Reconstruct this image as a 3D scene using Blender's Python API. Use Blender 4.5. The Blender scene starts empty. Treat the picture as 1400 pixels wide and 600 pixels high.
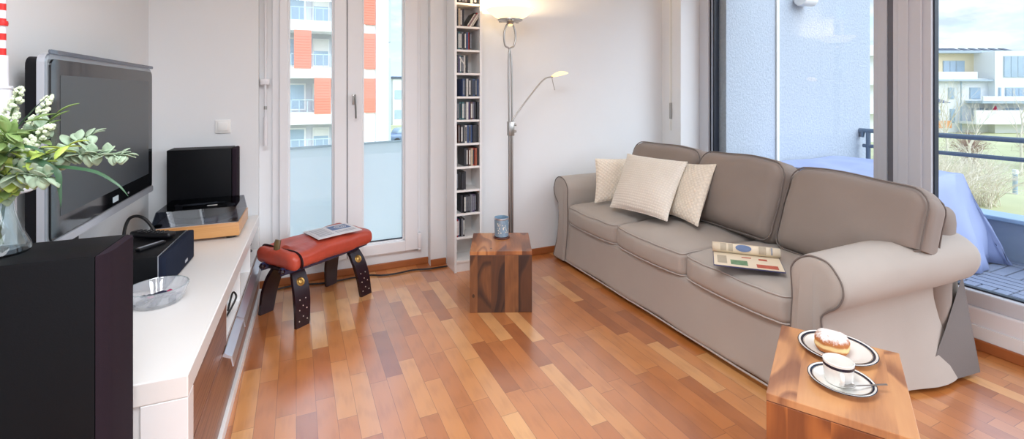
import bpy, bmesh, math, random
from mathutils import Vector, Matrix, noise
random.seed(7)
sc = bpy.context.scene
C = sc.collection
PI = math.pi
def R(a): return math.radians(a)

# ------------------------------------------------------------------ materials
def lin(c):
    return tuple(((x/255)/12.92 if x/255 <= .04045 else ((x/255+.055)/1.055)**2.4) for x in c) + (1,)
class NT:
    def __init__(s, mat): s.t = mat.node_tree; s.n = s.t.nodes; s.l = s.t.links
    def add(s, typ, **kw):
        n = s.n.new(typ)
        for k, v in kw.items():
            if k.startswith('i_'):
                key = k[2:]; key = int(key) if key.isdigit() else key.replace('_', ' ')
                if hasattr(v, 'is_linked') or isinstance(v, bpy.types.NodeSocket): s.l.new(v, n.inputs[key])
                else: n.inputs[key].default_value = v
            else: setattr(n, k, v)
        return n
    def math(s, op, a, b=0.0, c=None):
        n = s.n.new('ShaderNodeMath'); n.operation = op
        for i, v in enumerate((a, b, c)):
            if v is None: continue
            if isinstance(v, bpy.types.NodeSocket): s.l.new(v, n.inputs[i])
            else: n.inputs[i].default_value = v
        return n.outputs[0]
    def ramp(s, fac, stops, interp='LINEAR'):
        n = s.n.new('ShaderNodeValToRGB'); n.color_ramp.interpolation = interp
        e = n.color_ramp.elements
        while len(e) < len(stops): e.new(.5)
        for k, (p, c) in enumerate(stops): e[k].position = p; e[k].color = c
        s.l.new(fac, n.inputs[0]); return n.outputs[0]
    def mix(s, fac, a, b, blend='MIX'):
        n = s.n.new('ShaderNodeMix'); n.data_type = 'RGBA'; n.blend_type = blend
        for i, v in ((0, fac), (6, a), (7, b)):
            if isinstance(v, bpy.types.NodeSocket): s.l.new(v, n.inputs[i])
            else: n.inputs[i].default_value = v
        return n.outputs[2]
    def obj(s, sx=1, sy=1, sz=1):
        t = s.n.new('ShaderNodeTexCoord'); m = s.n.new('ShaderNodeMapping')
        m.inputs['Scale'].default_value = (sx, sy, sz); s.l.new(t.outputs['Object'], m.inputs[0]); return m.outputs[0]
    def noise(s, vec, scale=5, detail=3, rough=.5, out=0):
        n = s.add('ShaderNodeTexNoise', i_Scale=scale, i_Detail=detail, i_Roughness=rough); s.l.new(vec, n.inputs['Vector']); return n.outputs[out]
MATS = {}
def new_mat(name):
    m = bpy.data.materials.new(name); m.use_nodes = True; MATS[name] = m
    return m, NT(m), m.node_tree.nodes['Principled BSDF']
def mat(name, rgb, rough=.5, metal=0, bump=0, bscale=200, var=0, vscale=8, emit=0, spec=.5, sheen=0, alpha=None, coat=0):
    m, t, b = new_mat(name)
    col = lin(rgb)
    b.inputs['Base Color'].default_value = col
    b.inputs['Roughness'].default_value = rough
    b.inputs['Metallic'].default_value = metal
    b.inputs['Specular IOR Level'].default_value = spec
    if sheen: b.inputs['Sheen Weight'].default_value = sheen
    if coat: b.inputs['Coat Weight'].default_value = coat; b.inputs['Coat Roughness'].default_value = .1
    v = t.obj()
    nz = t.noise(v, vscale, 4)
    if var:
        c = t.mix(nz, tuple(x*(1-var) for x in col[:3])+(1,), tuple(min(1, x*(1+var)) for x in col[:3])+(1,))
        t.l.new(c, b.inputs['Base Color'])
    if bump:
        n2 = t.noise(v, bscale, 2)
        bp = t.add('ShaderNodeBump', i_Strength=bump, i_Distance=.002); t.l.new(n2, bp.inputs['Height']); t.l.new(bp.outputs[0], b.inputs['Normal'])
    if emit:
        b.inputs['Emission Color'].default_value = col; b.inputs['Emission Strength'].default_value = emit
    return m
def glass_mat(name, tint=(1, 1, 1), refl=.04, rough=0.0, edge=.6, f0=None):
    m = bpy.data.materials.new(name); m.use_nodes = True; t = NT(m); t.n.clear(); MATS[name] = m
    out = t.n.new('ShaderNodeOutputMaterial')
    tr = t.add('ShaderNodeBsdfTransparent', i_Color=tuple(tint)+(1,))
    gl = t.add('ShaderNodeBsdfGlossy', i_Roughness=rough)
    lw = t.add('ShaderNodeLayerWeight', i_Blend=.5)
    f = t.math('POWER', lw.outputs['Facing'], 4.0)
    f = t.math('MULTIPLY_ADD', f, edge, refl)
    mx = t.n.new('ShaderNodeMixShader'); t.l.new(f, mx.inputs[0]); t.l.new(tr.outputs[0], mx.inputs[1]); t.l.new(gl.outputs[0], mx.inputs[2])
    t.l.new(mx.outputs[0], out.inputs[0]); return m

def floor_mat():
    m, t, b = new_mat('oak_parquet')
    tc = t.n.new('ShaderNodeTexCoord'); sp = t.n.new('ShaderNodeSeparateXYZ'); t.l.new(tc.outputs['Object'], sp.inputs[0])
    x, y = sp.outputs[0], sp.outputs[1]
    W, L = .072, .42
    cx = t.math('DIVIDE', x, W); col = t.math('FLOOR', cx)
    wn = t.add('ShaderNodeTexWhiteNoise', noise_dimensions='1D'); t.l.new(col, wn.inputs['W'])
    off = t.math('MULTIPLY', wn.outputs[0], 7.3)
    cy = t.math('ADD', t.math('DIVIDE', y, L), off); row = t.math('FLOOR', cy)
    cb = t.n.new('ShaderNodeCombineXYZ'); t.l.new(col, cb.inputs[0]); t.l.new(row, cb.inputs[1])
    w2 = t.add('ShaderNodeTexWhiteNoise', noise_dimensions='3D'); t.l.new(cb.outputs[0], w2.inputs['Vector'])
    rnd = w2.outputs[0]
    base = t.ramp(rnd, [(0, lin((158, 88, 40))), (.15, lin((184, 110, 54))), (.55, lin((198, 123, 63))), (.82, lin((210, 140, 78))), (1, lin((226, 168, 108)))])
    # grain : stretched along y, shifted per strip
    sh = t.n.new('ShaderNodeCombineXYZ')
    t.l.new(t.math('MULTIPLY_ADD', rnd, 40.0, t.math('MULTIPLY', x, 26.0)), sh.inputs[0])
    t.l.new(t.math('MULTIPLY_ADD', rnd, 17.0, t.math('MULTIPLY', y, 2.6)), sh.inputs[1])
    g = t.noise(sh.outputs[0], 2.2, 5, .6)
    sh2 = t.n.new('ShaderNodeCombineXYZ')
    t.l.new(t.math('MULTIPLY_ADD', rnd, 30.0, t.math('MULTIPLY', x, 9.0)), sh2.inputs[0])
    t.l.new(t.math('MULTIPLY_ADD', rnd, 9.0, t.math('MULTIPLY', y, 1.1)), sh2.inputs[1])
    wv = t.add('ShaderNodeTexWave', wave_type='RINGS', i_Scale=1.6, i_Distortion=5.0, i_Detail=2.0); t.l.new(sh2.outputs[0], wv.inputs['Vector'])
    gg = t.math('MULTIPLY_ADD', wv.outputs['Fac'], .28, t.math('MULTIPLY', g, .8))
    shade = t.ramp(gg, [(.2, (.84, .8, .76, 1)), (.55, (1, 1, 1, 1)), (.9, (1.05, 1.03, 1.0, 1))])
    c = t.mix(1.0, base, shade, 'MULTIPLY')
    fx = t.math('FRACT', cx); fy = t.math('FRACT', cy)
    ex = t.math('LESS_THAN', t.math('MINIMUM', fx, t.math('SUBTRACT', 1.0, fx)), .012)
    ey = t.math('LESS_THAN', t.math('MINIMUM', fy, t.math('SUBTRACT', 1.0, fy)), .0025)
    seam = t.math('MAXIMUM', ex, ey)
    c = t.mix(t.math('MULTIPLY', seam, .55), c, lin((78, 40, 20)))
    t.l.new(c, b.inputs['Base Color'])
    b.inputs['Roughness'].default_value = .3
    t.l.new(t.math('MULTIPLY_ADD', g, .16, .23), b.inputs['Roughness'])
    b.inputs['Specular IOR Level'].default_value = .6
    b.inputs['Coat Weight'].default_value = .9; b.inputs['Coat Roughness'].default_value = .23; b.inputs['Coat IOR'].default_value = 2.4
    bp = t.add('ShaderNodeBump', i_Strength=.06, i_Distance=.002); t.l.new(gg, bp.inputs['Height']); t.l.new(bp.outputs[0], b.inputs['Normal'])
    return m
def sheesham_mat(name, seed, light, mid, dark, plank=.09, amt=1.0):
    m, t, b = new_mat(name)
    tc = t.n.new('ShaderNodeTexCoord'); sp = t.n.new('ShaderNodeSeparateXYZ'); t.l.new(tc.outputs['Object'], sp.inputs[0])
    x = sp.outputs[0]; yz = t.math('ADD', sp.outputs[1], sp.outputs[2])
    wob = t.noise(t.obj(1, 1, 1), 2.0, 1)
    px = t.math('DIVIDE', t.math('ADD', x, 3.03+seed*.017), plank); pid = t.math('FLOOR', px)
    wn = t.add('ShaderNodeTexWhiteNoise', noise_dimensions='1D'); t.l.new(t.math('ADD', pid, seed*3.7), wn.inputs['W'])
    r = wn.outputs[0]
    cb = t.n.new('ShaderNodeCombineXYZ')
    t.l.new(t.math('MULTIPLY_ADD', r, 13.0, t.math('MULTIPLY', x, 1.6)), cb.inputs[0])
    t.l.new(t.math('MULTIPLY_ADD', r, 5.0, t.math('MULTIPLY', yz, .55)), cb.inputs[1])
    cb.inputs[2].default_value = seed
    big = t.noise(cb.outputs[0], 3.4, 1, .4)
    ring = t.math('ABSOLUTE', t.math('SUBTRACT', t.math('FRACT', t.math('MULTIPLY', big, 9.0)), .5))
    cb2 = t.n.new('ShaderNodeCombineXYZ'); t.l.new(t.math('MULTIPLY', x, 70.0), cb2.inputs[0]); t.l.new(t.math('MULTIPLY', yz, 6.0), cb2.inputs[1])
    fine = t.noise(cb2.outputs[0], 1.5, 3)
    fig = t.ramp(big, [(.47, (0, 0, 0, 1)), (.50, (1, 1, 1, 1)), (.58, (.55, .55, .55, 1)), (.64, (.2, .2, .2, 1)), (.66, (.9, .9, .9, 1)), (.69, (0, 0, 0, 1))])
    v = t.math('MULTIPLY_ADD', r, .46*amt, t.math('MULTIPLY', ring, .16))
    v = t.math('MULTIPLY_ADD', fig, .42, v)
    v = t.math('MULTIPLY_ADD', t.math('SUBTRACT', fine, .5), .2, v)
    c = t.ramp(v, [(.05, lin(light)), (.32, lin(mid)), (.5, lin(tuple((p+q)//2 for p, q in zip(mid, dark)))), (.72, lin(dark)), (.95, lin(tuple(int(q*.75) for q in dark)))])
    kn = t.add('ShaderNodeTexVoronoi', i_Scale=4.3); t.l.new(t.obj(1.4, 1, 1), kn.inputs['Vector'])
    kf = t.math('LESS_THAN', kn.outputs['Distance'], .05)
    c = t.mix(t.math('MULTIPLY', kf, .8), c, lin((38, 22, 14)))
    t.l.new(c, b.inputs['Base Color']); b.inputs['Roughness'].default_value = .34
    return m
def stripe_mat(name, c1, c2, c3, ax='z', s=38):
    m, t, b = new_mat(name)
    v = t.obj(1, 1.1, s) if ax == 'z' else (t.obj(1, s, s) if ax == 'x' else t.obj(s, 1.5, s))
    n1 = t.noise(v, 1.6, 3, .6)
    c = t.ramp(n1, [(.28, lin(c1)), (.45, lin(c2)), (.6, lin(c1)), (.75, lin(c3))])
    t.l.new(c, b.inputs['Base Color']); b.inputs['Roughness'].default_value = .3
    return m
def fabric_mat(name, rgb, kind='weave', s=420, rough=.9, bump=.25):
    m, t, b = new_mat(name); col = lin(rgb)
    v = t.obj()
    n = t.noise(v, 3.0, 3); n2 = t.noise(v, 260, 2)
    c = t.mix(n, tuple(x*.9 for x in col[:3])+(1,), tuple(min(1, x*1.08) for x in col[:3])+(1,))
    h = n2
    if kind in ('waffle', 'diamond'):
        sp = t.n.new('ShaderNodeSeparateXYZ'); t.l.new(v, sp.inputs[0])
        u, w = sp.outputs[0], sp.outputs[1]
        if kind == 'diamond': u, w = t.math('ADD', u, w), t.math('SUBTRACT', u, w)
        a1 = t.math('ABSOLUTE', t.math('SINE', t.math('MULTIPLY', u, s))); a2 = t.math('ABSOLUTE', t.math('SINE', t.math('MULTIPLY', w, s)))
        h = t.math('MULTIPLY', a1, a2)
        c = t.mix(t.math('MULTIPLY_ADD', h, -.28, .28), c, tuple(x*.62 for x in col[:3])+(1,))
    bp = t.add('ShaderNodeBump', i_Strength=bump, i_Distance=.004 if kind != 'weave' else .0012)
    t.l.new(h, bp.inputs['Height']); t.l.new(bp.outputs[0], b.inputs['Normal'])
    t.l.new(c, b.inputs['Base Color']); b.inputs['Roughness'].default_value = rough
    b.inputs['Specular IOR Level'].default_value = .25; b.inputs['Sheen Weight'].default_value = .15
    return m

mat('wall_paint', (234, 236, 238), .85, bump=.04, bscale=160, var=.01)
mat('ceiling_paint', (240, 238, 234), .9, var=.01)
floor_mat()
mat('skirting_wood', (164, 96, 52), .4, var=.15, vscale=14)
mat('frame_white', (234, 235, 238), .32, var=.01)
mat('frame_white_shaded', (202, 205, 213), .34)  # same white as the door frame, its backlit shade put into the colour
mat('rail_white', (232, 232, 236), .28)
mat('gasket', (28, 34, 48), .4)
mat('gap_dark', (104, 104, 112), .6)
mat('alu_silver', (205, 210, 220), .28, .9)
mat('steel', (176, 172, 168), .28, .95)
mat('black_plastic', (14, 14, 18), .38, bump=.05)
mat('black_ash', (9, 10, 14), .5, bump=.1, bscale=220, spec=.16)
mat('speaker_cloth', (44, 35, 43), .95, bump=.35, bscale=900, spec=.1)
mat('speaker_cloth_blue', (34, 40, 56), .9, bump=.35, bscale=900, spec=.1)
mat('gloss_black', (8, 9, 12), .06, spec=.6)
mat('screen', (40, 46, 52), .36, spec=1.0)
mat('tv_silver', (192, 196, 204), .3, .55)
mat('tv_black', (10, 11, 17), .45, spec=.2)
mat('clear_trim', (150, 158, 165), .15, .2)
mat('lacquer_cream', (236, 233, 230), .28, var=.01)
mat('lacquer_white', (236, 236, 236), .3, var=.01)
stripe_mat('zebrano', (92, 58, 46), (146, 104, 84), (66, 40, 32), 'z', 60)
stripe_mat('beech', (206, 148, 92), (216, 160, 102), (190, 130, 78), 'x', 60)
mat('platter_rubber', (16, 17, 20), .5)
mat('platter_rim', (150, 156, 166), .25, .9)
glass_mat('smoked_cover', (.5, .52, .57), .05, 0, .45)
glass_mat('window_glass', (.97, .985, .99), .035, 0, .35)
glass_mat('crystal', (.98, .985, .995), .10, .03, .6)
_m = MATS['crystal']; _t = NT(_m); _o = [n for n in _t.n if n.type == 'OUTPUT_MATERIAL'][0]; _s = _o.inputs[0].links[0].from_socket
_d = _t.add('ShaderNodeBsdfDiffuse', i_Color=(.88, .91, .96, 1)); _x = _t.n.new('ShaderNodeMixShader'); _x.inputs[0].default_value = .24
_t.l.new(_s, _x.inputs[1]); _t.l.new(_d.outputs[0], _x.inputs[2]); _t.l.new(_x.outputs[0], _o.inputs[0])
glass_mat('vase_glass', (.90, .95, .95), .09, .0, .75)
mat('water', (190, 205, 205), .1, alpha=.3)
mat('candy_blue', (26, 30, 66), .25, .3, var=.4, vscale=60)
mat('candy_pink', (190, 60, 110), .25, .3)
mat('cream_label', (236, 226, 200), .5)
# foliage
mat('leaf_green', (122, 150, 86), .55, var=.35, vscale=30)
mat('leaf_sage', (156, 176, 150), .65, var=.25, vscale=40)
mat('leaf_lime', (166, 190, 88), .55, var=.3, vscale=30)
mat('blade_green', (52, 88, 60), .45, var=.3, vscale=20)
mat('floret_white', (214, 224, 196), .7, var=.15, vscale=60)
mat('stem_green', (90, 116, 70), .6, var=.2)
mat('tower_white', (222, 224, 230), .4, var=.02)
mat('tower_red', (206, 40, 36), .4)
# leather stool
mat('red_leather', (178, 72, 54), .38, bump=.8, bscale=30, var=.38, vscale=11)
mat('dark_wood', (36, 18, 26), .25, var=.3, vscale=20)
mat('rail_blue_reflection', (48, 50, 82), .25, var=.2)  # dark rail with a bluish reflection put into its colour
mat('brass', (176, 140, 78), .35, .85, bump=.6, bscale=160)
mat('stud', (220, 214, 204), .3, .8)
mat('horn', (104, 84, 52), .4, var=.3, vscale=30)
mat('newsprint', (214, 212, 214), .8, var=.03, vscale=60)
mat('print_grey', (150, 152, 160), .8, var=.15, vscale=150)
mat('print_blue', (104, 122, 156), .8, var=.3, vscale=40)
mat('print_dark', (70, 74, 86), .8, var=.4, vscale=70)
mat('page_cream', (228, 214, 190), .6, var=.03, vscale=30)
mat('print_green', (110, 144, 108), .6, var=.5, vscale=60)
mat('print_red', (186, 92, 72), .6, var=.35, vscale=60)
mat('print_text', (178, 166, 146), .7, var=.1, vscale=200)
mat('cover_navy', (66, 70, 110), .5)
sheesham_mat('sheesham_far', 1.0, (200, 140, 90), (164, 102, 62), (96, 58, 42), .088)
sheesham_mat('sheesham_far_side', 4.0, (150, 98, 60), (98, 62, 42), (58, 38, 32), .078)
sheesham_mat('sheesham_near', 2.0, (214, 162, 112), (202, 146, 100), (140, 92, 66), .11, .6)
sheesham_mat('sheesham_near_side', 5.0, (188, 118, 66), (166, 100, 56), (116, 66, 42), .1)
mat('wood_edge', (92, 54, 34), .35)
mat('coaster', (92, 48, 36), .4, var=.2, vscale=30)
mat('candle_wax', (232, 226, 210), .5)
# sofa
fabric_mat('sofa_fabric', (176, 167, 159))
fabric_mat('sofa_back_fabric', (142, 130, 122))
fabric_mat('piping_fabric', (184, 176, 170))
fabric_mat('piping_dark', (118, 109, 104))
fabric_mat('pillow_waffle', (242, 234, 222), 'waffle', 190, bump=.8)
fabric_mat('pillow_diamond', (242, 232, 216), 'diamond', 115, bump=.7)
fabric_mat('pleat_shaded_fabric', (112, 106, 104))  # sofa cloth darkened: shade of the turned corner put into the colour
mat('black_foot', (20, 18, 18), .5)
# china, food
mat('porcelain', (240, 238, 232), .12, coat=.4)
mat('navy_band', (26, 28, 48), .15)
mat('gold_line', (190, 150, 90), .25, .7)
def dough_mat():
    m, t, b = new_mat('doughnut_crust')
    tc = t.n.new('ShaderNodeTexCoord'); sp = t.n.new('ShaderNodeSeparateXYZ'); t.l.new(tc.outputs['Object'], sp.inputs[0])
    nz = t.noise(t.obj(), 40, 4)
    z = t.math('MULTIPLY_ADD', t.math('SUBTRACT', nz, .5), .012, sp.outputs[2])
    c = t.ramp(t.math('DIVIDE', z, .056), [(.1, lin((176, 104, 48))), (.3, lin((196, 124, 62))), (.38, lin((240, 206, 146))), (.52, lin((240, 206, 146))), (.62, lin((190, 116, 58))), (.8, lin((176, 104, 56)))])
    n2 = t.noise(t.obj(), 70, 5, .7)
    pw = t.ramp(t.math('ADD', n2, t.math('MULTIPLY', t.math('SUBTRACT', sp.outputs[2], .046), 22.0)), [(.42, (0, 0, 0, 1)), (.66, (1, 1, 1, 1))])
    c = t.mix(pw, c, lin((244, 236, 232)))
    t.l.new(c, b.inputs['Base Color']); b.inputs['Roughness'].default_value = .7
dough_mat()
# outside
def stucco_mat():
    m, t, b = new_mat('stucco'); v = t.obj()
    n = t.noise(v, 45, 6, .7); n0 = t.noise(v, 1.2, 2)
    col = t.mix(n, lin((150, 162, 178)), lin((202, 212, 222))); t.l.new(col, b.inputs['Base Color'])
    b.inputs['Roughness'].default_value = .95
    bp = t.add('ShaderNodeBump', i_Strength=.9, i_Distance=.012); t.l.new(n, bp.inputs['Height']); t.l.new(bp.outputs[0], b.inputs['Normal'])
stucco_mat()
mat('deck_wood', (132, 142, 162), .6, var=.15, vscale=18)
mat('deck_gap', (40, 46, 58), .8)
mat('parapet_concrete', (150, 166, 186), .85, bump=.3, bscale=50, var=.08)
mat('parapet_cap', (160, 186, 208), .4, .3)
mat('rail_steel', (112, 126, 142), .4, .6)
mat('tarp', (150, 162, 200), .6, bump=.1, bscale=20, var=.06)
mat('facade_white', (238, 238, 236), .85, var=.02)
mat('facade_cream', (236, 220, 186), .85, var=.03)
mat('facade_recess', (206, 208, 214), .9)
mat('facade_grey', (176, 190, 200), .8)
mat('far_window', (166, 186, 202), .2, spec=.6, var=.2, vscale=1)
mat('blind_cream', (224, 224, 218), .7)
mat('coral_shutter', (238, 138, 116), .7)
mat('far_rail', (196, 214, 222), .4)
mat('roof_dark', (62, 74, 92), .5)
mat('solar_blue', (96, 130, 160), .3)
mat('parasol_red', (214, 60, 96), .7)
mat('parasol_grey', (100, 110, 130), .7)
mat('orange_panel', (222, 160, 110), .8)
mat('twig_pale', (226, 216, 196), .9, var=.2)
mat('twig_brown', (176, 146, 132), .9, var=.3)
mat('shrub_olive', (176, 170, 130), .95, var=.3, vscale=2)
mat('hedge_rust', (150, 116, 98), .95, var=.3, vscale=2)
mat('lawn', (186, 188, 146), .95, var=.35, vscale=.25)
mat('gravel_path', (196, 186, 170), .95, var=.1, vscale=2)
mat('car_blue', (110, 130, 160), .3, .3)
def frosted():
    m, t, b = new_mat('frosted_panel')
    b.inputs['Base Color'].default_value = lin((248, 251, 255)); b.inputs['Roughness'].default_value = .5
    tr = t.add('ShaderNodeBsdfTranslucent', i_Color=lin((246, 250, 255))); mx = t.n.new('ShaderNodeMixShader'); mx.inputs[0].default_value = .72
    o = t.n['Material Output']; t.l.new(b.outputs[0], mx.inputs[1]); t.l.new(tr.outputs[0], mx.inputs[2]); t.l.new(mx.outputs[0], o.inputs[0])
frosted()
mat('lamp_glass', (255, 224, 172), .4, emit=1.3)
mat('lamp_glass_small', (255, 212, 140), .4, emit=1.5)
mat('candle_glass', (150, 178, 200), .25, .35, var=.35, vscale=90)
mat('switch_plastic', (240, 240, 238), .35)
mat('cable_black', (18, 16, 18), .5)
for k, c in dict(black=(20, 20, 24), charcoal=(48, 48, 54), blue=(44, 66, 110), teal=(62, 104, 112), white=(208, 206, 200), red=(150, 40, 44), brown=(96, 66, 54), grey=(120, 122, 128), purple=(74, 56, 96), beige=(182, 166, 142), rust=(150, 80, 56)).items():
    mat('cd_'+k, c, .3, var=.3, vscale=120)

# ------------------------------------------------------------------ mesh helpers
def B(): return bmesh.new()
def box(bm, x0, x1, y0, y1, z0, z1, bev=0, seg=2, mtx=None):
    g = bmesh.ops.create_cube(bm, size=1.0)['verts']
    m = Matrix.Translation(((x0+x1)/2, (y0+y1)/2, (z0+z1)/2)) @ Matrix.Diagonal((abs(x1-x0), abs(y1-y0), abs(z1-z0), 1))
    bmesh.ops.transform(bm, matrix=m, verts=g)
    if bev:
        ed = list({e for v in g for e in v.link_edges})
        r = bmesh.ops.bevel(bm, geom=ed, offset=bev, segments=seg, profile=.5, affect='EDGES')
        g = list({v for f in r['faces'] for v in f.verts} | {v for v in g if v.is_valid})
    if mtx: bmesh.ops.transform(bm, matrix=mtx, verts=g)
    return bm
def lathe(bm, prof, n=32, c=(0, 0, 0), sx=1, sy=1, flute=0, nf=0):
    rings = []
    for r, z in prof:
        if r < 1e-6: rings.append([bm.verts.new((c[0], c[1], c[2]+z))])
        else:
            rings.append([bm.verts.new((c[0]+sx*r*(1+flute*math.cos(nf*2*PI*k/n))*math.cos(2*PI*k/n), c[1]+sy*r*(1+flute*math.cos(nf*2*PI*k/n))*math.sin(2*PI*k/n), c[2]+z)) for k in range(n)])
    for a, b in zip(rings, rings[1:]):
        if len(a) == 1 and len(b) == 1: continue
        for k in range(n):
            if len(a) == 1: bm.faces.new((a[0], b[k], b[(k+1) % n]))
            elif len(b) == 1: bm.faces.new((a[k], a[(k+1) % n], b[0]))
            else: bm.faces.new((a[k], a[(k+1) % n], b[(k+1) % n], b[k]))
    return bm
def smooth_path(pts, n=6):
    P = [Vector(p) for p in pts]; out = []
    for i in range(len(P)-1):
        p0 = P[max(i-1, 0)]; p1 = P[i]; p2 = P[i+1]; p3 = P[min(i+2, len(P)-1)]
        for k in range(n):
            t = k/n
            out.append(.5*((2*p1)+(p2-p0)*t+(2*p0-5*p1+4*p2-p3)*t*t+(3*p1-p0-3*p2+p3)*t*t*t))
    out.append(P[-1]); return out
def tube(bm, pts, r, n=8, closed=False, flat=None):
    P = [Vector(p) for p in pts]; N = len(P); rings = []
    rr = r if callable(r) else (lambda t: r)
    up = None
    for i, p in enumerate(P):
        if closed: d = P[(i+1) % N]-P[i-1]
        else: d = P[min(i+1, N-1)]-P[max(i-1, 0)]
        if d.length < 1e-9: d = Vector((0, 0, 1))
        d.normalize()
        if up is None:
            up = Vector((0, 0, 1)) if abs(d.z) < .9 else Vector((1, 0, 0))
        s = d.cross(up)
        if s.length < 1e-6: s = d.orthogonal()
        s.normalize(); u2 = s.cross(d).normalized(); up = u2
        q = rr(i/(N-1) if N > 1 else 0)
        a, b = (q, q) if not flat else (q*flat[0], q*flat[1])
        rings.append([bm.verts.new(p+s*(a*math.cos(2*PI*k/n))+u2*(b*math.sin(2*PI*k/n))) for k in range(n)])
    rng = range(N) if closed else range(N-1)
    for i in rng:
        a, b = rings[i], rings[(i+1) % N]
        for k in range(n): bm.faces.new((a[k], a[(k+1) % n], b[(k+1) % n], b[k]))
    if not closed:
        bm.faces.new(rings[0][::-1]); bm.faces.new(rings[-1])
    return bm
def cyl(bm, p0, p1, r, n=20): return tube(bm, [p0, p1], r, n)
def soft_box(bm, size, r, n=10, deform=None, c=(0, 0, 0)):
    """rounded box on a grid; deform(p, (u,v,w)) -> p"""
    sx, sy, sz = [s/2 for s in size]; r = min(r, sx, sy, sz)
    T = [math.sin(PI/2*(2*i/n-1)) for i in range(n+1)]
    new = []
    for ax in range(3):
        for sg in (-1, 1):
            g = []
            for a in T:
                row = []
                for b in T:
                    q = [0, 0, 0]; q[ax] = sg; q[(ax+1) % 3] = a; q[(ax+2) % 3] = b
                    p = Vector((q[0]*sx, q[1]*sy, q[2]*sz))
                    inn = Vector((max(-sx+r, min(sx-r, p.x)), max(-sy+r, min(sy-r, p.y)), max(-sz+r, min(sz-r, p.z))))
                    d = p-inn
                    if d.length > 1e-9: p = inn+d.normalized()*r
                    if deform: p = deform(p, q)
                    row.append(bm.verts.new(p+Vector(c)))
                g.append(row)
            new += [v for row in g for v in row]
            for i in range(n):
                for j in range(n):
                    f = (g[i][j], g[i+1][j], g[i+1][j+1], g[i][j+1])
                    bm.faces.new(f if sg > 0 else f[::-1])
    bmesh.ops.remove_doubles(bm, verts=new, dist=1e-5)
    return bm
def ring_path(size, r, axis, sign, deform=None, n=14, c=(0, 0, 0), k45=.7071):
    """closed path along the rounded rim of one face of a soft_box"""
    s = [q/2 for q in size]; a = (axis+1) % 3; b = (axis+2) % 3
    out = []
    A, Bq = s[a]-r, s[b]-r
    for cx_, cy_, a0 in ((A, Bq, 0), (-A, Bq, 90), (-A, -Bq, 180), (A, -Bq, 270)):
        for k in range(5):
            th = R(a0+90*k/4)
            out.append((cx_+r*math.cos(th)*.85, cy_+r*math.sin(th)*.85))
    res = []
    N = len(out)
    for i in range(N):
        p, q = out[i], out[(i+1) % N]
        L = math.hypot(q[0]-p[0], q[1]-p[1]); m = max(1, int(L/.03))
        for k in range(m):
            t = k/m; P = Vector((0, 0, 0)); P[a] = p[0]+(q[0]-p[0])*t; P[b] = p[1]+(q[1]-p[1])*t; P[axis] = sign*(s[axis]-r+r*.62)
            qn = [0, 0, 0]; qn[a] = P[a]/s[a]; qn[b] = P[b]/s[b]; qn[axis] = sign
            if deform: P = deform(P, qn)
            res.append(P+Vector(c))
    return res
def prism(bm, poly, z0, z1, mtx=None):
    a = [bm.verts.new((x, y, z0)) for x, y in poly]; b = [bm.verts.new((x, y, z1)) for x, y in poly]; n = len(poly)
    bm.faces.new(a[::-1]); bm.faces.new(b)
    for i in range(n): bm.faces.new((a[i], a[(i+1) % n], b[(i+1) % n], b[i]))
    if mtx: bmesh.ops.transform(bm, matrix=mtx, verts=a+b)
    return bm
def rrect(w, h, r, n=5, cx=0, cy=0):
    out = []
    for x, y, a0 in ((w/2-r, h/2-r, 0), (-w/2+r, h/2-r, 90), (-w/2+r, -h/2+r, 180), (w/2-r, -h/2+r, 270)):
        for k in range(n+1):
            t = R(a0+90*k/n); out.append((cx+x+r*math.cos(t), cy+y+r*math.sin(t)))
    return out
def obj(name, bm, m, parent=None, smooth=True, angle=40):
    bmesh.ops.recalc_face_normals(bm, faces=bm.faces)
    me = bpy.data.meshes.new(name); bm.to_mesh(me); bm.free()
    o = bpy.data.objects.new(name, me); C.objects.link(o)
    me.materials.append(MATS[m] if isinstance(m, str) else m)
    if smooth:
        for p in me.polygons: p.use_smooth = True
        try: me.set_sharp_from_angle(angle=R(angle))
        except Exception: pass
    if parent: o.parent = parent
    return o
def tag(o, label, cat, group=None):
    o['label'] = label; o['category'] = cat
    if group: o['group'] = group
    return o
def thing(name, label, cat, loc=(0, 0, 0), rz=0, group=None):
    o = bpy.data.objects.new(name, None); C.objects.link(o); o.empty_display_size = .1
    o.location = loc; o.rotation_euler = (0, 0, R(rz)); return tag(o, label, cat, group)
def struct(name, bm, m, smooth=False, parent=None):
    o = obj(name, bm, m, parent, smooth=smooth)
    if not parent: o['kind'] = 'structure'
    return o
def nz(p, s): return noise.noise(Vector(p)*s)

# ------------------------------------------------------------------ camera
cam = bpy.data.cameras.new('camera'); co = bpy.data.objects.new('camera', cam); C.objects.link(co)
co.location = (0, 0, 1.25); co.rotation_euler = (R(90), 0, -math.atan2(295, 640))
cam.sensor_width = 36; cam.lens = 36*640/1400; cam.shift_y = -172/1400; cam.clip_start = .02; cam.clip_end = 500
sc.camera = co

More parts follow.
